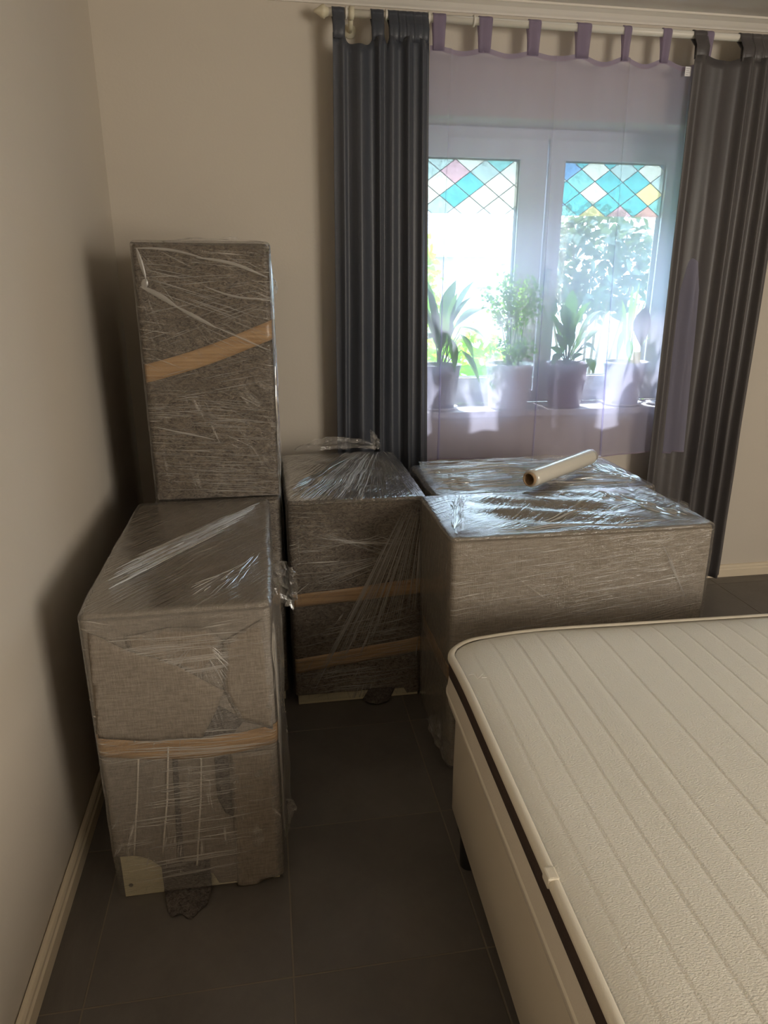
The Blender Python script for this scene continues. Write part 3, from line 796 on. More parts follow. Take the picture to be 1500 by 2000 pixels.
creases('film_crease', lambda a, b, o: W1.S(a, b, OFFF + o), band_lines(60, (.0, .74), (.0, .62), (.4, .74), (.4, .66), .0022, .0015, .1, .6) + band_lines(60, (.0, .42), (.0, .14), (.4, .44), (.4, .16), .0016, .0012, .08, .45, .004)
        + band_lines(40, (.22, .72), (.26, .72), (.0, .60), (.40, .60), .0016, .0012, .2, .6) + band_lines(14, (0, .12), (.02, .05), (.4, .14), (.4, .09), .0016, .0012, .2, .6)
        + band_lines(26, (0, .50), (.0, .43), (.4, .49), (.4, .42), .0022, .0015, .15, .7, .006), m_crease_soft, c1)
creases('film_crease', lambda a, b, o: W1.S(a, b, OFFF + o), band_lines(34, (W1.W + .004, .78), (W1.W + .10, .78), (W1.W + .004, .10), (W1.W + .06, .06), .005, .004, .15, .6, .006), m_crease, c1)
f_loose = film_mat('film_loose', [('par', .6, 60, 10, .6), ('fan', .02, .05, 12, 20, .6)], haze=.10, rough=.08, refl=2.2)
L(crumple('loose_film_flap', lambda u, v: (-.012 + .075 * u * (1 - .35 * abs(v - .5)), 1.83 + .05 * v + .02 * u, .785 - .155 * v - .07 * u), 12, 18, .022, f_loose, c1, 4.4), c1)
L(crumple('loose_film_flap', lambda u, v: (-.008 + .022 * math.sin(v * PI) * u + .008, 1.50 + .03 * u, .20 - .07 * v), 6, 12, .006, f_loose, c1, 9.4), c1)
L(crumple('loose_film_flap', lambda u, v: (-.010 + .018 * u, 1.49 + .14 * u, .80 - .72 * v), 5, 60, .010, f_loose, c1, 2.4), c1)

# ---- 2. lower cabinet behind it, under the tall one ---------------------------------
W2 = Wrap(-.378, .018, 2.292, 3.02, 0, .792, 7.7, bulge=.004)
f2 = film_mat('film_plain', [('par', .05, 200, 5, .8), ('par', -.5, 150, 4, .6)], haze=.07)
f2s = film_mat('film_plain_side', [('par', 1.3, 70, 3, .8)], haze=.06, refl=1.5)
c2 = cabinet('wrapped_cabinet', W2, 'low film wrapped cabinet mostly hidden, standing under the tall wrapped cabinet', [m_felt], [f2, f2s, f2], lambda u: .038, rows=40)
# ---- 3. tall cabinet on top ---------------------------------------------------------
W3 = Wrap(-.372, .018, 2.288, 3.00, .808, 1.598, 12.3, bulge=.005, lean=(0, 0))
f3 = film_mat('film_tall_front', [('par', -.10, 220, 5, .8), ('par', -.45, 150, 4, .6), ('fan', -.02, 1.62, 34, 6, .6)], haze=.05)
f3s = film_mat('film_tall_side', [('par', 1.5, 70, 4, .8), ('par', .4, 60, 8, .5)], haze=.08, refl=1.8)
c3 = cabinet('wrapped_cabinet', W3, 'tall dark film wrapped cabinet with diagonal brown tape, stacked highest in the corner', [m_felt], [f3, f3s, f3], lambda u: .809, fhem=lambda u: .809, rows=44)
L(W3.band('packing_tape', lambda u: 1.191 + (1.322 - 1.191) * u / .41 - .008 * math.sin(u * 9), lambda u: 1.247 + (1.381 - 1.247) * u / .41 - .008 * math.sin(u * 9), .0, W3.W + .01, OFFT, m_tape, c3), c3)
S3 = lambda a, b, o: W3.S(a, b, OFFF + o)
creases('film_crease', S3, band_lines(120, (.0, 1.16), (.0, .84), (.39, 1.12), (.39, .82), .0013, .001, .08, .5, .003) + band_lines(50, (0, 1.58), (0, 1.26), (.39, 1.55), (.39, 1.42), .0013, .001, .08, .4, .003) + band_lines(26, (0, 1.56), (0, 1.45), (.39, 1.5), (.39, 1.26), .0018, .0012, .1, .5)
        + band_lines(30, (.0, 1.20), (.0, 1.05), (.39, 1.30), (.39, 1.05), .0014, .001, .1, .4), m_crease_soft, c3)
big = [(.012, 1.478, .115, 1.417, .016, .004, .004), (.11, 1.42, .225, 1.356, .012, .003, .0), (.22, 1.36, .385, 1.285, .006, .002, 0), (.008, 1.585, .21, 1.556, .008, .003, .01), (.18, 1.56, .385, 1.505, .010, .003, .012),
       (.2, 1.478, .385, 1.442, .007, .003, -.012), (.02, 1.05, .2, 1.005, .006, .002, .0), (.012, 1.585, .03, 1.50, .012, .004, .0), (.03, 1.50, .02, 1.47, .02, .005, 0)]
creases('film_crease', S3, big, m_crease_soft, c3)
creases('film_crease', S3, band_lines(60, (W3.W + .004, 1.56), (W3.W + .05, 1.56), (W3.W + .004, .84), (W3.W + .05, .84), .006, .004, .04, .25, .004), m_crease, c3)
L(crumple('loose_film_flap', lambda u, v: (.020 + .030 * u * math.sin(v * PI), 2.31 + .08 * u, 1.53 - .11 * v), 8, 16, .010, f_loose, c3, 14.4), c3)
L(crumple('loose_film_flap', lambda u, v: (.020 + .012 * u, 2.30 + .05 * u, 1.57 - .70 * v), 4, 70, .008, f_loose, c3, 5.4), c3)
L(crumple('loose_film_flap', lambda u, v: (-.29 + .30 * u, 2.31 + .02 * v, 1.606 + .013 * math.sin(u * PI) ** .5 * v), 30, 4, .007, f_loose, c3, 8.1), c3)

# ---- 4. middle cabinet --------------------------------------------------------------
W4 = Wrap(.052, .514, 2.245, 2.900, 0, .783, 20.4, bulge=.006, rough=.004)
W4.topf = lambda x, y: .035 * max(0, (y - 2.45) / .5) + .010 * nz(x * 9, y * 9, 8)
f4 = film_mat('film_middle_front', [('fan', .50, .86, 110, 4, 1.0), ('par', .04, 220, 4, .8), ('fan', .02, .76, 60, 5, .5)], haze=.045)
f4s = film_mat('film_middle_side', [('par', .9, 90, 4, .8)], haze=.07, refl=1.5)
f4t = film_mat('film_middle_top', [('fan', .42, .78, 60, 4, 1.0), ('par', .9, 90, 6, .5)], haze=.04, rough=.11, refl=3.2)
def hem4(u):
    return .044 if u < .27 or u > W4.W + .02 else (.016 if u > .41 else .040)
c4_ = cabinet('wrapped_cabinet', W4, 'dark felt and film wrapped cabinet with two brown tapes, in the middle of the row', [m_felt], [f4, f4s, f4t], hem4, fhem=lambda u: .02, rows=50)
lin = lambda a, b: (lambda u: a + (b - a) * max(0, min(1, u / W4.W)))
L(W4.band('packing_tape', lin(.404, .429), lin(.452, .488), .0, W4.W + .015, OFFT, m_tape, c4_), c4_)
L(W4.band('packing_tape', lin(.138, .195), lin(.196, .253), .0, W4.W + .015, OFFT, m_tape, c4_), c4_)
S4 = lambda a, b, o: W4.S(a, b, OFFF + o)
creases('film_crease', S4, band_lines(110, (.40, .775), (.465, .775), (.02, .02), (.46, .36), .0016, .0012, .35, .95, .006) + band_lines(80, (0, .30), (0, .03), (.46, .40), (.46, .04), .0014, .001, .1, .5)
        + band_lines(30, (.0, .74), (.0, .60), (.46, .50), (.46, .70), .0014, .001, .15, .5, .01) + band_lines(22, (0, .55), (.1, .45), (.3, .58), (.46, .6), .0014, .001, .2, .6), m_crease_soft, c4_)
T4 = lambda a, b, o: W4.T(a, b, OFFF + o)
creases('film_crease', T4, band_lines(60, (.06, 2.255), (.30, 2.255), (.36, 2.82), (.46, 2.88), .0024, .0022, .15, .7, .004), m_crease_sheen, c4_)
creases('film_crease', T4, band_lines(90, (.06, 2.255), (.48, 2.255), (.34, 2.80), (.48, 2.86), .0026, .0028, .15, .8, .004) + band_lines(40, (.06, 2.26), (.06, 2.45), (.30, 2.86), (.46, 2.9), .0035, .003, .3, .9, .004), m_crease, c4_)
# torn strip of felt poking out at the foot
V, Fc, U = grid(10, 8, lambda u, v: ((.318 + .10 * u - .02 * math.sin(v * 2), W4.y0 - .012 - .035 * v * math.sin(u * PI) ** .5, .045 * (1 - v) ** 2 + .006 + .003 * nz(u * 9, v * 9)), (u, v)))
o = L(pydata('underlay_tongue', V, Fc, m_felt_dark, c4_, True, U), c4_); m = o.modifiers.new('t', 'SOLIDIFY'); m.thickness = .004
L(crumple('loose_film_flap', lambda u, v: (.10 + .34 * u, 2.85 + .03 * v, .822 + .045 * v * math.sin(u * PI) ** .5), 30, 8, .014, f_loose, c4_, 18.1), c4_)
L(crumple('loose_film_flap', lambda u, v: (.415 + .035 * u, 2.80 + .05 * v, .83 + .075 * v * (1 - u * .5)), 8, 10, .014, f_loose, c4_, 28.1), c4_)

# ---- 5. right front cabinet ---------------------------------------------------------
W5 = Wrap(.522, 1.345, 1.822, 2.226, 0, .786, 31.9, bulge=.006, lean=(-.016, 0))
def t5(x, y):
    s = (x - .7) * .35 + (y - 2.05)
    return .012 * math.sin(s * 46 + 1.2 + .8 * nz(x * 3, y * 3)) * max(0, min(1, (x - .60) / .15)) * max(0, min(1, (1.28 - x) / .2)) + .004 * nz(x * 12, y * 12)
W5.topf = t5
f5 = film_mat('film_right_front', [('par', .13, 210, 3.5, 1.0), ('par', -.7, 70, 3, .35)], haze=.06, rough=.12)
f5s = film_mat('film_right_side', [('par', 1.2, 60, 4, .8)], haze=.12, refl=1.3)
f5t = film_mat('film_right_top', [('par', .5, 60, 5, .7), ('fan', .02, .02, 30, 8, .5), ('fan', .8, .05, 30, 8, .5)], haze=.03, rough=.22, refl=3.0)
c5 = cabinet('wrapped_cabinet', W5, 'wide grey knit blanket cabinet in film standing behind the mattress corner', [m_knit, m_knit, m_knit], [f5, f5s, f5t], lambda u: .006, rows=54)
S5 = lambda a, b, o: W5.S(a, b, OFFF + o)
T5 = lambda a, b, o: W5.T(a, b, OFFF + o)
creases('film_crease', S5, band_lines(130, (0, .74), (0, .15), (.8, .80), (.8, .30), .0013, .001, .06, .28) + band_lines(4, (.62, .77), (.66, .77), (.76, .55), (.78, .5), .003, .002, .5, .8), m_crease_soft, c5)
creases('film_crease', T5, band_lines(34, (.53, 1.85), (.55, 1.90), (.60, 2.16), (.68, 2.2), .005, .004, .2, .6, .01) + band_lines(34, (1.12, 2.19), (1.2, 2.15), (1.27, 1.87), (1.31, 1.9), .006, .005, .1, .35, .015)
        + band_lines(10, (.60, 1.845), (.62, 1.87), (1.2, 1.84), (1.28, 1.87), .004, .003, .15, .4, .01) + band_lines(6, (.75, 1.87), (.8, 1.95), (1.1, 1.98), (1.15, 2.1), .003, .003, .3, .7, .02), m_crease, c5)
L(W5.band('packing_tape', lambda u: .315, lambda u: .372, W5.P - .35, W5.P + .022, OFFT, m_tape, c5), c5)
L(crumple('loose_film_flap', lambda u, v: (.505 - .016 * math.sin(v * PI) + .012 * u, 1.80 + .20 * (1 - u), .10 - .088 * v), 22, 10, .016, f_loose, c5, 3.3), c5)
L(crumple('loose_film_flap', lambda u, v: (1.20 + .11 * u, 2.20 - .30 * u + .03 * v, .80 + .022 * v), 22, 8, .012, f_loose, c5, 7.3), c5)
L(crumple('loose_film_flap', lambda u, v: (.515 + .03 * v + .09 * u, 1.84 + .34 * u, .797 + .012 * v), 22, 8, .010, f_loose, c5, 17.3), c5)

# ---- 6. right rear cabinet ----------------------------------------------------------
W6 = Wrap(.560, 1.375, 2.252, 2.655, 0, .782, 44.2, bulge=.006, rough=.004)
W6.topf = lambda x, y: .012 * nz(x * 5, y * 8, 8) + .008
f6t = film_mat('film_rear_top', [('par', -.08, 150, 5, 1.0), ('par', .35, 70, 7, .5)], haze=.03, rough=.13, refl=3.2)
c6 = cabinet('wrapped_cabinet', W6, 'dark felt cabinet in shiny film under the window, below the roll of film', [m_felt], [f2, f2s, f6t], lambda u: .02, rows=36)
T6 = lambda a, b, o: W6.T(a, b, OFFF + o)
creases('film_crease', T6, band_lines(90, (.57, 2.27), (.57, 2.62), (1.36, 2.27), (1.36, 2.62), .003, .003, .08, .35, .006) + band_lines(36, (.57, 2.30), (.60, 2.6), (.72, 2.27), (.75, 2.55), .004, .004, .2, .6, .01)
        + band_lines(34, (1.2, 2.62), (1.35, 2.6), (1.3, 2.3), (1.37, 2.3), .005, .004, .1, .4, .012), m_crease, c6)
L(crumple('loose_film_flap', lambda u, v: (.58 + .78 * u, 2.62 + .03 * v, .795 + .014 * v), 50, 5, .012, f_loose, c6, 23.3), c6)

# ================================================================== ROLL OF STRETCH FILM
roll = empty('stretch_film_roll', (1.06, 2.351, .845), 'roll of clear stretch film on a cardboard core lying on the wrapped cabinets', 'roll of film')
m_film_roll = principled('milky_film_roll', (.66, .63, .56), .12, coat=.6, var=.12, vscale=3, stretch=(1, 1, 1))
d = Vector((1.236 - .884, 2.478 - 2.224, 0)); Ln = .44; RRo = .030
ax = Matrix.Rotation(math.atan2(d.y, d.x), 4, 'Z') @ Matrix.Rotation(-.02, 4, 'Y')
def rolltf(bm):
    bmesh.ops.rotate(bm, verts=bm.verts[:], matrix=Matrix.Rotation(PI / 2, 3, 'Y')); bmesh.ops.transform(bm, matrix=ax, verts=bm.verts[:])
bm = bmesh.new(); lathe(bm, [(.0235, -Ln / 2 + .012), (RRo, -Ln / 2 + .012), (RRo + .0012, -Ln / 2 + .03), (RRo + .0012, Ln / 2 - .03), (RRo, Ln / 2 - .012), (.0235, Ln / 2 - .012)], seg=48, cap=False); rolltf(bm)
link('film_layer', bm, m_film_roll, roll, True)
bm = bmesh.new(); lathe(bm, [(.0205, -Ln / 2), (.0240, -Ln / 2), (.0240, Ln / 2), (.0205, Ln / 2), (.0205, -Ln / 2)], seg=40, cap=False); rolltf(bm)
link('cardboard_core', bm, m_card, roll, False)
dn = d.normalized(); pn = Vector((-dn.y, dn.x, 0))
def tail(u, v):
    p = dn * (-.15 + .34 * u) - pn * (.026 + .014 * v) + Vector((0, 0, -.018 - .010 * v)); return p
o = crumple('film_tail', tail, 26, 5, .006, f_loose, roll, 6.6)

# ================================================================== BED
BX, BYE, ROT = .424, 1.588, math.radians(-1.8)
def rrect(x0, x1, y0, y1, r, n=10, m=24):
    """outline, counter-clockwise from the front-left corner"""
    pts = []
    def side(a, b):
        for k in range(m): pts.append((a[0] + (b[0] - a[0]) * k / m, a[1] + (b[1] - a[1]) * k / m))
    def corner(cx, cy, a0):
        for k in range(n): a = a0 + PI / 2 * k / n; pts.append((cx + r * math.cos(a), cy + r * math.sin(a)))
    corner(x0 + r, y0 + r, PI); side((x0 + r, y0), (x1 - r, y0)); corner(x1 - r, y0 + r, -PI / 2); side((x1, y0 + r), (x1, y1 - r))
    corner(x1 - r, y1 - r, 0); side((x1 - r, y1), (x0 + r, y1)); corner(x0 + r, y1 - r, PI / 2); side((x0, y1 - r), (x0, y0 + r))
    return pts
def sweep(name, outline, prof, mat, parent, cap_top=False, cap_bot=False, zf=None):
    n = len(outline); V, Fc = [], []
    nor = []
    for k in range(n):
        a, b = outline[k - 1], outline[(k + 1) % n]; t = Vector((b[0] - a[0], b[1] - a[1])).normalized(); nor.append((t.y, -t.x))
    for off, z in prof:
        for k, (x, y) in enumerate(outline):
            zz = z + (zf(x, y) * min(1, z / .09) if zf else 0)
            V.append((x + nor[k][0] * off, y + nor[k][1] * off, zz))
    for j in range(len(prof) - 1):
        for k in range(n): a = j * n + k; b = j * n + (k + 1) % n; Fc.append((a, b, b + n, a + n))
    if cap_top: Fc.append(tuple(range((len(prof) - 1) * n, len(prof) * n)))
    if cap_bot: Fc.append(tuple(range(n - 1, -1, -1)))
    return pydata(name, V, Fc, mat, parent, True)
MW, ML = 1.6, 1.98
droop = lambda x, y: -.022 * math.exp(-((x / .16) ** 2 + (y / .16) ** 2))      # the back-left corner sags a little (mattress-local coordinates, corner at 0,0)
mat_r = empty('mattress', (BX, BYE, .46), 'cream channel quilted mattress with dark brown side band', 'mattress', rz=ROT)
ol = rrect(0, MW, -ML, 0, .095)
B0 = .46
sweep('side_panel', ol, [(-.03, .0), (-.006, .0), (0, .006), (.004, .03), (.003, .055), (-.001, .095)], m_side, mat_r, zf=lambda x, y: droop(x, y) * .6, cap_bot=True)
sweep('side_seam', ol, [(.0035, .032), (.0065, .034), (.0065, .038), (.0035, .041)], m_piping, mat_r, zf=lambda x, y: droop(x, y) * .6)
sweep('brown_band', ol, [(-.002, .094), (.0012, .096), (.0022, .115), (.0012, .137), (-.002, .139)], m_band, mat_r, zf=lambda x, y: droop(x, y) * .8)
sweep('piping', ol, [(-.003, .137), (.0025, .138), (.0055, .144), (.005, .151), (.000, .157), (-.008, .158), (-.012, .155)], m_piping, mat_r, zf=droop)
# quilted top: columns along the channels, stitched grooves between them
gx = [.055, .115, .178, .240, .305, .40, .50, .565, .630, .695, .760, .82, .92, 1.02, 1.085, 1.15, 1.215, 1.28, 1.38, 1.48, 1.545]
xs = {0.0, MW}
for g in gx:
    for dd in (-.010, -.004, -.0014, 0, .0014, .004, .010): xs.add(round(g + dd, 4))
k = 0.0
while k < MW: xs.add(round(k, 4)); k += .02
for e in (.012, .02, .03, .045, MW - .045, MW - .03, MW - .02, MW - .012): xs.add(e)
xs = sorted(xs)
ysn = 90; yl = sorted({-ML * (i / ysn) for i in range(ysn + 1)} | {-.008, -.015, -.03, -.045, -ML + .01, -ML + .02, -ML + .035})
V, Fc, U = [], [], []
def topz(x, y):
    ex = min(x, MW - x); ey = min(-y, ML + y)
    # distance to the rounded outline
    r = .095
    if ex < r and ey < r: d_ = r - math.hypot(r - ex, r - ey)
    else: d_ = min(ex, ey)
    z = .147 + .020 * (1 - math.exp(-max(0, d_ - .006) / .035)) if d_ > .006 else .150
    for g in gx:
        q = (x - g) / .0024
        if abs(q) < 4: z -= .0014 * math.exp(-q * q) * min(1, max(0, d_) / .05)
        q = (x - g) / .028
        if abs(q) < 3: z -= .0004 * math.exp(-q * q) * min(1, max(0, d_) / .05)
    return z + .003 * nz(x * 3, y * 3) + droop(x, y)
for y in yl:
    for x in xs:
        xx, yy = x, y; r = .095
        cx_ = r if x < r else (MW - r if x > MW - r else None); cy_ = -r if y > -r else (-ML + r if y < -ML + r else None)
        if cx_ is not None and cy_ is not None:      # pull the square corner onto the rounded outline
            vx, vy = x - cx_, y - cy_; m_ = max(abs(vx), abs(vy)); l_ = math.hypot(vx, vy)
            if l_ > 0: xx, yy = cx_ + vx * m_ / l_, cy_ + vy * m_ / l_
        xx = .006 + xx * (MW - .012) / MW; yy = -.006 + yy * (ML - .012) / ML
        V.append((xx, yy, topz(xx, yy))); U.append((xx, yy))
nxs = len(xs)
for j in range(len(yl) - 1):
    for i in range(nxs - 1): a = j * nxs + i; Fc.append((a, a + 1, a + 1 + nxs, a + nxs))
def quilt_mat():
    t = NT('cream_quilted_knit'); uv = t.coord('UV')
    n = t.noise(t.mapped(uv, (230, 400, 1)), 1.0, 2, .5, .3); n2 = t.noise(uv, 3, 3)
    sp = t.ramp(t.noise(t.mapped(uv, loc=(4, 2, 0)), 9, 1), .80, .82)
    col = t.mix(t.ramp(n2, .3, .7), (.82, .79, .70, 1), (.86, .83, .74, 1)); col = t.mix(sp, col, (.3, .25, .2, 1))
    return t.end(t.n('ShaderNodeBsdfPrincipled', {'Base Color': col, 'Roughness': .8, 'Specular IOR Level': .3, 'Sheen Weight': .2, 'Normal': t.bump(n, .55, .003)}).outputs[0])
m_quilt = quilt_mat()
pydata('quilted_top', V, Fc, m_quilt, mat_r, True, U)
# stitch threads in every channel groove: dashes
V, Fc = [], []
for g in gx:
    y = -.035
    while y > -1.75:
        for a, b in ((0, 0),):
            z0 = topz(g, y) + .0009; k = len(V)
            V += [(g - .0005, y, z0), (g + .0005, y, z0), (g + .0005, y - .006, z0), (g - .0005, y - .006, z0)]; Fc.append((k, k + 1, k + 2, k + 3))
        y -= .0105
o = pydata('stitching', V, Fc, m_piping, mat_r, False); o['kind'] = 'stuff'
# loose white thread and the join of the piping
bm = bmesh.new()
for k in range(4):
    a = k * .9 - .6; tube(bm, [(.030, -.235, .163), (.030 + .010 * math.cos(a), -.235 + .012 * math.sin(a), .170), (.030 + .022 * math.cos(a + .4), -.235 + .020 * math.sin(a + .4), .168)], .0005, 5)
link('loose_thread', bm, m_thread, mat_r)
bm = bmesh.new(); box(bm, -.0072, .012, -.80, -.775, .139, .160, .003); link('piping_join', bm, m_piping, mat_r)

base = empty('bed_base', (BX + .018, BYE - .05, 0), 'cream faux leather bed base on short black feet under the mattress', 'bed base', rz=ROT)
BH = .458
ob = rrect(0, MW - .036, -ML + .06, 0, .05)
sweep('base_box', ob, [(-.02, .128), (-.004, .128), (0, .134), (.001, .25), (.0, BH - .016), (-.004, BH - .006), (-.02, BH - .004)], m_leather, base, cap_top=True, cap_bot=True)
sweep('top_piping', ob, [(-.002, BH - .030), (.004, BH - .028), (.006, BH - .022), (.004, BH - .016), (-.002, BH - .014)], m_leather, base)
for x, y in ((.035, -.11), (.035, -ML + .25), (MW - .12, -.11), (MW - .12, -ML + .25), (.75, -.11)):
    bm = bmesh.new(); lathe(bm, [(.022, 0), (.024, .003), (.026, .10), (.034, .118), (.034, .128)], (x, y, 0), 20); link('foot', bm, m_black, base, True)

# ================================================================== PLANTS ON THE SILL
SZ = .930
def pot_thing(name, x, y, rt, rb, h, mat, label, saucer=None, ridges=0):
    root = empty(name, (x, y, SZ), label, 'potted plant')
    z0 = 0
    if saucer:
        bm = bmesh.new(); lathe(bm, [(saucer * .8, 0), (saucer, .014), (saucer - .004, .014), (saucer * .8 - .003, .004), (.002, .004)], seg=36); link('saucer', bm, m_saucer, root, True); z0 = .0045
    bm = bmesh.new()
    lathe(bm, [(rb * .96, z0), (rb, z0 + .004), (rt - .003, h - .02), (rt, h - .018), (rt + .002, h), (rt - .004, h), (rt - .006, h - .02), (rb * .9, z0 + .05)], seg=44)
    link('pot', bm, mat, root, True)
    bm = bmesh.new(); lathe(bm, [(.002, h - .028), (rt * .5, h - .024), (rt - .008, h - .028)], seg=24, cap=False); link('soil', bm, m_soil, root, True)
    return root
def leaf(bm, base, tip, width, sag=.0, tw=0.0, seg=8, cup=.18):
    """a lanceolate blade from base to tip bending by sag"""
    A, B = Vector(base), Vector(tip); ax_ = B - A; Ln_ = ax_.length
    side = ax_.cross(Vector((0, 0, 1)))
    side = side.normalized() if side.length > 1e-4 else Vector((1, 0, 0))
    side = Matrix.Rotation(tw, 3, ax_.normalized()) @ side
    up = side.cross(ax_).normalized()
    prev = None
    for k in range(seg + 1):
        t = k / seg; w_ = width * math.sin(PI * min(1, t ** .85 * .97 + .03)) ** 1.1 * .5
        w_ = max(w_, .0012 * (1 - t))
        p = A + ax_ * t + Vector((0, 0, sag * math.sin(t * PI) * Ln_))
        row = [bm.verts.new(p - side * w_ + up * w_ * cup), bm.verts.new(p), bm.verts.new(p + side * w_ + up * w_ * cup)]
        if prev:
            bm.faces.new((prev[0], prev[1], row[1], row[0])); bm.faces.new((prev[1], prev[2], row[2], row[1]))
        prev = row
def leafo(root, base, tip, width, mat, sag=.12, tw=0, stem_from=None):
    bm = bmesh.new(); leaf(bm, base, tip, width, sag, tw)
    o = link('leaf', bm, mat, root, True)
    if stem_from:
        bm = bmesh.new(); A = Vector(stem_from); B = Vector(base); tube(bm, [A, (A + B) / 2 + Vector((0, 0, .01)), B], .0022, 6); link('stem', bm, m_stem, root, True)
    return o
def Lp(root, p): return (p[0] - root.location.x, p[1] - root.location.y, p[2] - root.location.z)
# 1 broad-leaved plant at the left, half behind the grey curtain
p1 = pot_thing('potted_plant', .785, 3.140, .092, .066, .205, m_pot_grey, 'broad leaved plant in a grey pot, leftmost on the sill', saucer=.085)
for tipw, wd, basew in (((.985, 3.10, 1.385), .075, (.84, 3.12, 1.30)), ((.975, 3.08, 1.245), .07, (.86, 3.10, 1.30)), ((.955, 3.07, 1.045), .055, (.865, 3.09, 1.20)), ((.90, 3.08, 1.43), .07, (.81, 3.12, 1.28)),
            ((.70, 3.07, 1.25), .08, (.77, 3.11, 1.26)), ((.74, 3.05, 1.37), .07, (.78, 3.10, 1.25)), ((.83, 3.06, 1.10), .075, (.80, 3.06, 1.26)), ((.86, 3.20, 1.50), .06, (.79, 3.16, 1.30)),
            ((.68, 3.16, 1.42), .06, (.76, 3.15, 1.26)), ((.94, 3.17, 1.50), .06, (.84, 3.15, 1.34)), ((.93, 3.10, 1.15), .05, (.86, 3.10, 1.27))):
    leafo(p1, Lp(p1, basew), Lp(p1, tipw), wd * 1.35, m_leaf, .10, rnd.uniform(-.4, .4), Lp(p1, (.785 + rnd.uniform(-.02, .02), 3.14 + rnd.uniform(-.02, .02), SZ + .17)))
for k in range(9):
    a = rnd.uniform(PI * .9, PI * 2.1); q = rnd.uniform(.07, .13); h = rnd.uniform(.10, .36)
    leafo(p1, (.03 * math.cos(a), .02 * math.sin(a), .24 + h * .25), (q * math.cos(a), .8 * q * math.sin(a) * .8, .24 + h), .06, m_leaf, .14, rnd.uniform(-.6, .6), (0, 0, .175))
# 2 bushy feathery plant in the large white pot
p2 = pot_thing('potted_plant', 1.112, 3.139, .108, .088, .205, m_pot_white, 'bushy small leaved plant in the large white pot')
bm = bmesh.new(); stems = []
for k in range(16):
    a = rnd.uniform(0, 2 * PI); r_ = rnd.uniform(.0, .05); tx, ty, tz = rnd.uniform(-.15, .12), rnd.uniform(-.09, .05), rnd.uniform(.42, .60)
    if k > 11: tx, ty, tz = rnd.uniform(-.15, .10), -.07, rnd.uniform(.22, .33)
    b_ = Vector((r_ * math.cos(a), r_ * math.sin(a), .175)); t_ = Vector((tx, ty, tz)); mid = (b_ + t_) / 2 + Vector((-.1 * tx, 0, .03)); tube(bm, [b_, (b_ + mid) / 2, mid, t_], .0028, 6, .0012); stems.append((mid, t_))
link('stem', bm, m_stem, p2, True)
bm = bmesh.new()
for k in range(1000):
    a, b = stems[rnd.randrange(len(stems))]; q = rnd.uniform(.1, 1.08) ** .8; c = a + (b - a) * q + Vector((rnd.gauss(0, .020), rnd.gauss(0, .016), rnd.gauss(0, .020)))
    c.x = max(-.235, min(.15, c.x)); c.y = max(-.10, min(.085, c.y)); dr = Vector((rnd.uniform(-1, 1), rnd.uniform(-.6, .6), rnd.uniform(-.9, .5))).normalized() * rnd.uniform(.014, .026)
    leaf(bm, c, c + dr, rnd.uniform(.012, .020), .1, rnd.uniform(-1, 1), 3)
for k in range(40):
    c = Vector((-.115 + rnd.gauss(0, .008), -.105, .205 - rnd.uniform(0, .10))); leaf(bm, c, c + Vector((rnd.uniform(-.02, .02), 0, -.016)), .012, .1, 0, 3)
o = link('foliage', bm, m_leaf_l, p2, False); o['kind'] = 'stuff'
# 3 peace lily
p3 = pot_thing('potted_plant', 1.390, 3.130, .098, .074, .205, m_pot_purple, 'peace lily with long pointed leaves in a purple pot')
for tipw, wd, basew in (((1.255, 3.07, 1.335), .050, (1.35, 3.10, 1.255)), ((1.33, 3.09, 1.395), .045, (1.375, 3.12, 1.27)), ((1.46, 3.08, 1.41), .050, (1.40, 3.11, 1.28)), ((1.53, 3.10, 1.37), .045, (1.43, 3.12, 1.26)),
            ((1.56, 3.08, 1.30), .045, (1.45, 3.10, 1.22)), ((1.295, 3.06, 1.21), .045, (1.36, 3.09, 1.21)), ((1.50, 3.05, 1.175), .055, (1.43, 3.07, 1.22)), ((1.28, 3.05, 1.13), .040, (1.34, 3.07, 1.18)),
            ((1.485, 3.045, 1.09), .060, (1.45, 3.05, 1.16)), ((1.40, 3.16, 1.46), .045, (1.39, 3.14, 1.28)), ((1.36, 3.06, 1.30), .035, (1.38, 3.09, 1.20))):
    leafo(p3, Lp(p3, basew), Lp(p3, tipw), wd * 1.3, m_leaf, .16, rnd.uniform(-.4, .4), Lp(p3, (1.39 + rnd.uniform(-.015, .015), 3.12, SZ + .17)))
for k in range(10):
    a = rnd.uniform(PI * .9, PI * 2.1); q = rnd.uniform(.06, .15); h = rnd.uniform(.02, .22)
    leafo(p3, (.03 * math.cos(a), .02 * math.sin(a), .21 + h * .3), (q * math.cos(a), .55 * q * math.sin(a), .22 + h), .042, m_leaf, .16, rnd.uniform(-.6, .6), (0, 0, .175))
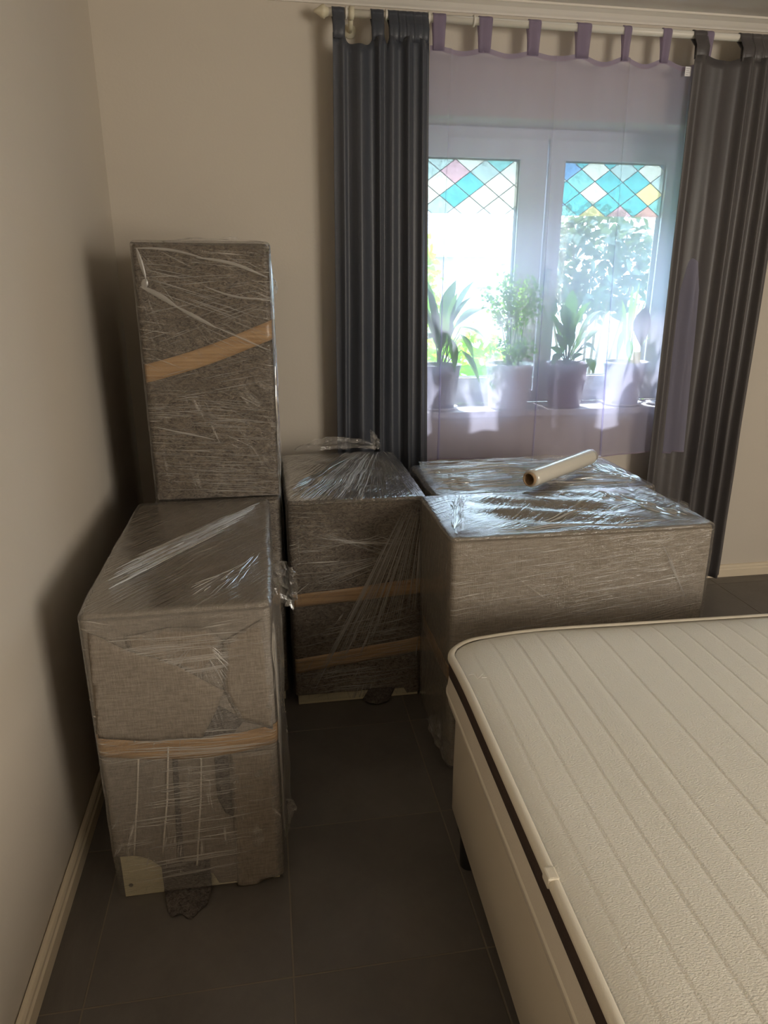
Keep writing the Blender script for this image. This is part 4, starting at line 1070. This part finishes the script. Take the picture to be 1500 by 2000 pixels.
# 4 orchid with a withered bloom
p4 = pot_thing('potted_plant', 1.690, 3.140, .102, .074, .205, m_pot_clear, 'orchid with grassy leaves and one withered brown bloom, rightmost on the sill', saucer=.098)
for tipw, wd, basew in (((1.60, 3.06, 1.13), .045, (1.635, 3.08, 1.29)), ((1.60, 3.07, 1.42), .030, (1.66, 3.11, 1.20)), ((1.645, 3.05, 1.245), .034, (1.675, 3.08, 1.14)), ((1.66, 3.10, 1.48), .020, (1.68, 3.12, 1.16)),
            ((1.70, 3.11, 1.50), .018, (1.69, 3.13, 1.16)), ((1.79, 3.08, 1.36), .026, (1.71, 3.12, 1.16)), ((1.62, 3.13, 1.38), .022, (1.67, 3.13, 1.15)), ((1.75, 3.10, 1.45), .020, (1.70, 3.13, 1.16)), ((1.80, 3.12, 1.25), .03, (1.72, 3.12, 1.16))):
    leafo(p4, Lp(p4, basew), Lp(p4, tipw), wd, m_leaf if wd > .03 else m_leaf_l, .14, rnd.uniform(-.5, .5))
bm = bmesh.new(); tube(bm, [Lp(p4, (1.70, 3.13, 1.11)), Lp(p4, (1.70, 3.12, 1.30)), Lp(p4, (1.71, 3.11, 1.40)), Lp(p4, (1.735, 3.09, 1.385))], .002, 6); link('stem', bm, m_stem, p4, True)
bm = bmesh.new()
for q, ww in ((0, .085), (.9, .07), (1.8, .07)): leaf(bm, Lp(p4, (1.735, 3.09, 1.385)), Lp(p4, (1.728, 3.085, 1.205)), ww, .0, q, 10, .5)
o = link('withered_bloom', bm, m_bract, p4, True); o['label'] = 'withered dark brown bloom'
bm = bmesh.new(); box(bm, .052, .056 + .035, .030, .0315, .185, .245, .0005); o = link('plant_card', bm, m_yellow, p4); o['label'] = 'yellow plant card'
# small pale dish at the end of the sill
bm = bmesh.new(); lathe(bm, [(.030, 0), (.050, .012), (.047, .012), (.029, .003), (.001, .003)], (1.86, 3.12, SZ), 32)
tag(link('saucer', bm, m_saucer, None, True), 'small empty white saucer at the right end of the sill', 'saucer')

# ================================================================== GARDEN OUTSIDE
tag(boxo('lawn', (-14, 22, 3.45, 40, -.35, -.30), m_grass), 'sunlit green lawn beyond the window', 'lawn', kind='structure')
def bush(name, c, size, n, lw, mat, label, seed, tr=None, cat='shrub'):
    r2 = random.Random(seed); root = empty(name, (c[0], c[1], -.30), label, cat)
    bm = bmesh.new(); top = c[2] + .30
    for k in range(9):
        a = r2.uniform(0, 2 * PI); e = Vector((size[0] * .7 * math.cos(a), size[1] * .6 * math.sin(a), top + size[2] * r2.uniform(-.5, .8)))
        tube(bm, [(r2.uniform(-.08, .08), r2.uniform(-.08, .08), 0), (e.x * .35, e.y * .35, top * .45), (e.x * .7, e.y * .7, (top * .45 + e.z) / 2), e], .018, 6, .005)
    link('branch', bm, m_branch, root, True)
    bm = bmesh.new()
    for k in range(n):
        v = Vector((r2.gauss(0, 1), r2.gauss(0, 1), r2.gauss(0, 1))).normalized() * r2.uniform(.3, 1) ** .5
        p = Vector((v.x * size[0], v.y * size[1], top + v.z * size[2])); dd = Vector((r2.uniform(-1, 1), r2.uniform(-.6, .6), r2.uniform(-1, .2))).normalized() * lw * r2.uniform(.9, 1.8)
        leaf(bm, p, p + dd, lw * r2.uniform(.7, 1.1), .1, r2.uniform(-1, 1), 3)
    o = link('foliage', bm, mat, root, False); o['kind'] = 'stuff'
bush('garden_shrub', (1.25, 4.7, .55), (.55, .35, .75), 2600, .055, m_leaf_o, 'bright yellow green shrub outside the left sash', 3)
bush('garden_shrub', (1.02, 6.3, 1.35), (.55, .5, .80), 2200, .06, m_leaf_o, 'taller pale green shrub behind the left sash, further off', 8)
bush('garden_tree', (2.55, 5.4, 1.62), (.52, .40, .44), 900, .070, m_leaf_t, 'dark leafy young tree outside the right sash', 5, cat='tree')
bush('garden_shrub', (2.75, 4.45, .40), (.75, .3, .50), 2200, .055, m_leaf_o, 'low bright shrub outside the right sash', 12)
h = empty('neighbour_house', (3.5, 12, -.3), 'pale neighbouring house with a low grey roof beyond the garden', 'house')
bm = bmesh.new(); box(bm, -3.2, 1.6, 0, 6, 0, 2.2); link('wall', bm, m_render, h)
bm = bmesh.new()
vv = [(-3.5, -.3, 2.15), (2.0, -.3, 2.15), (2.0, 6.3, 2.15), (-3.5, 6.3, 2.15), (-2.4, 3, 3.4), (-1.6, 3, 3.4)]
vb = [bm.verts.new(p) for p in vv]
for f in ((0, 1, 5, 4), (2, 3, 4, 5), (1, 2, 5), (3, 0, 4), (3, 2, 1, 0)): bm.faces.new([vb[i] for i in f])
link('roof', bm, m_roof, h)
gwm = bmesh.new(); box(gwm, 2.3, 9, 7.8, 7.95, -.30, 1.42, .01); box(gwm, 2.27, 9.03, 7.76, 7.99, 1.42, 1.47, .008)
tag(link('garden_wall', gwm, m_gwall), 'white garden wall beyond the right sash', 'garden wall')
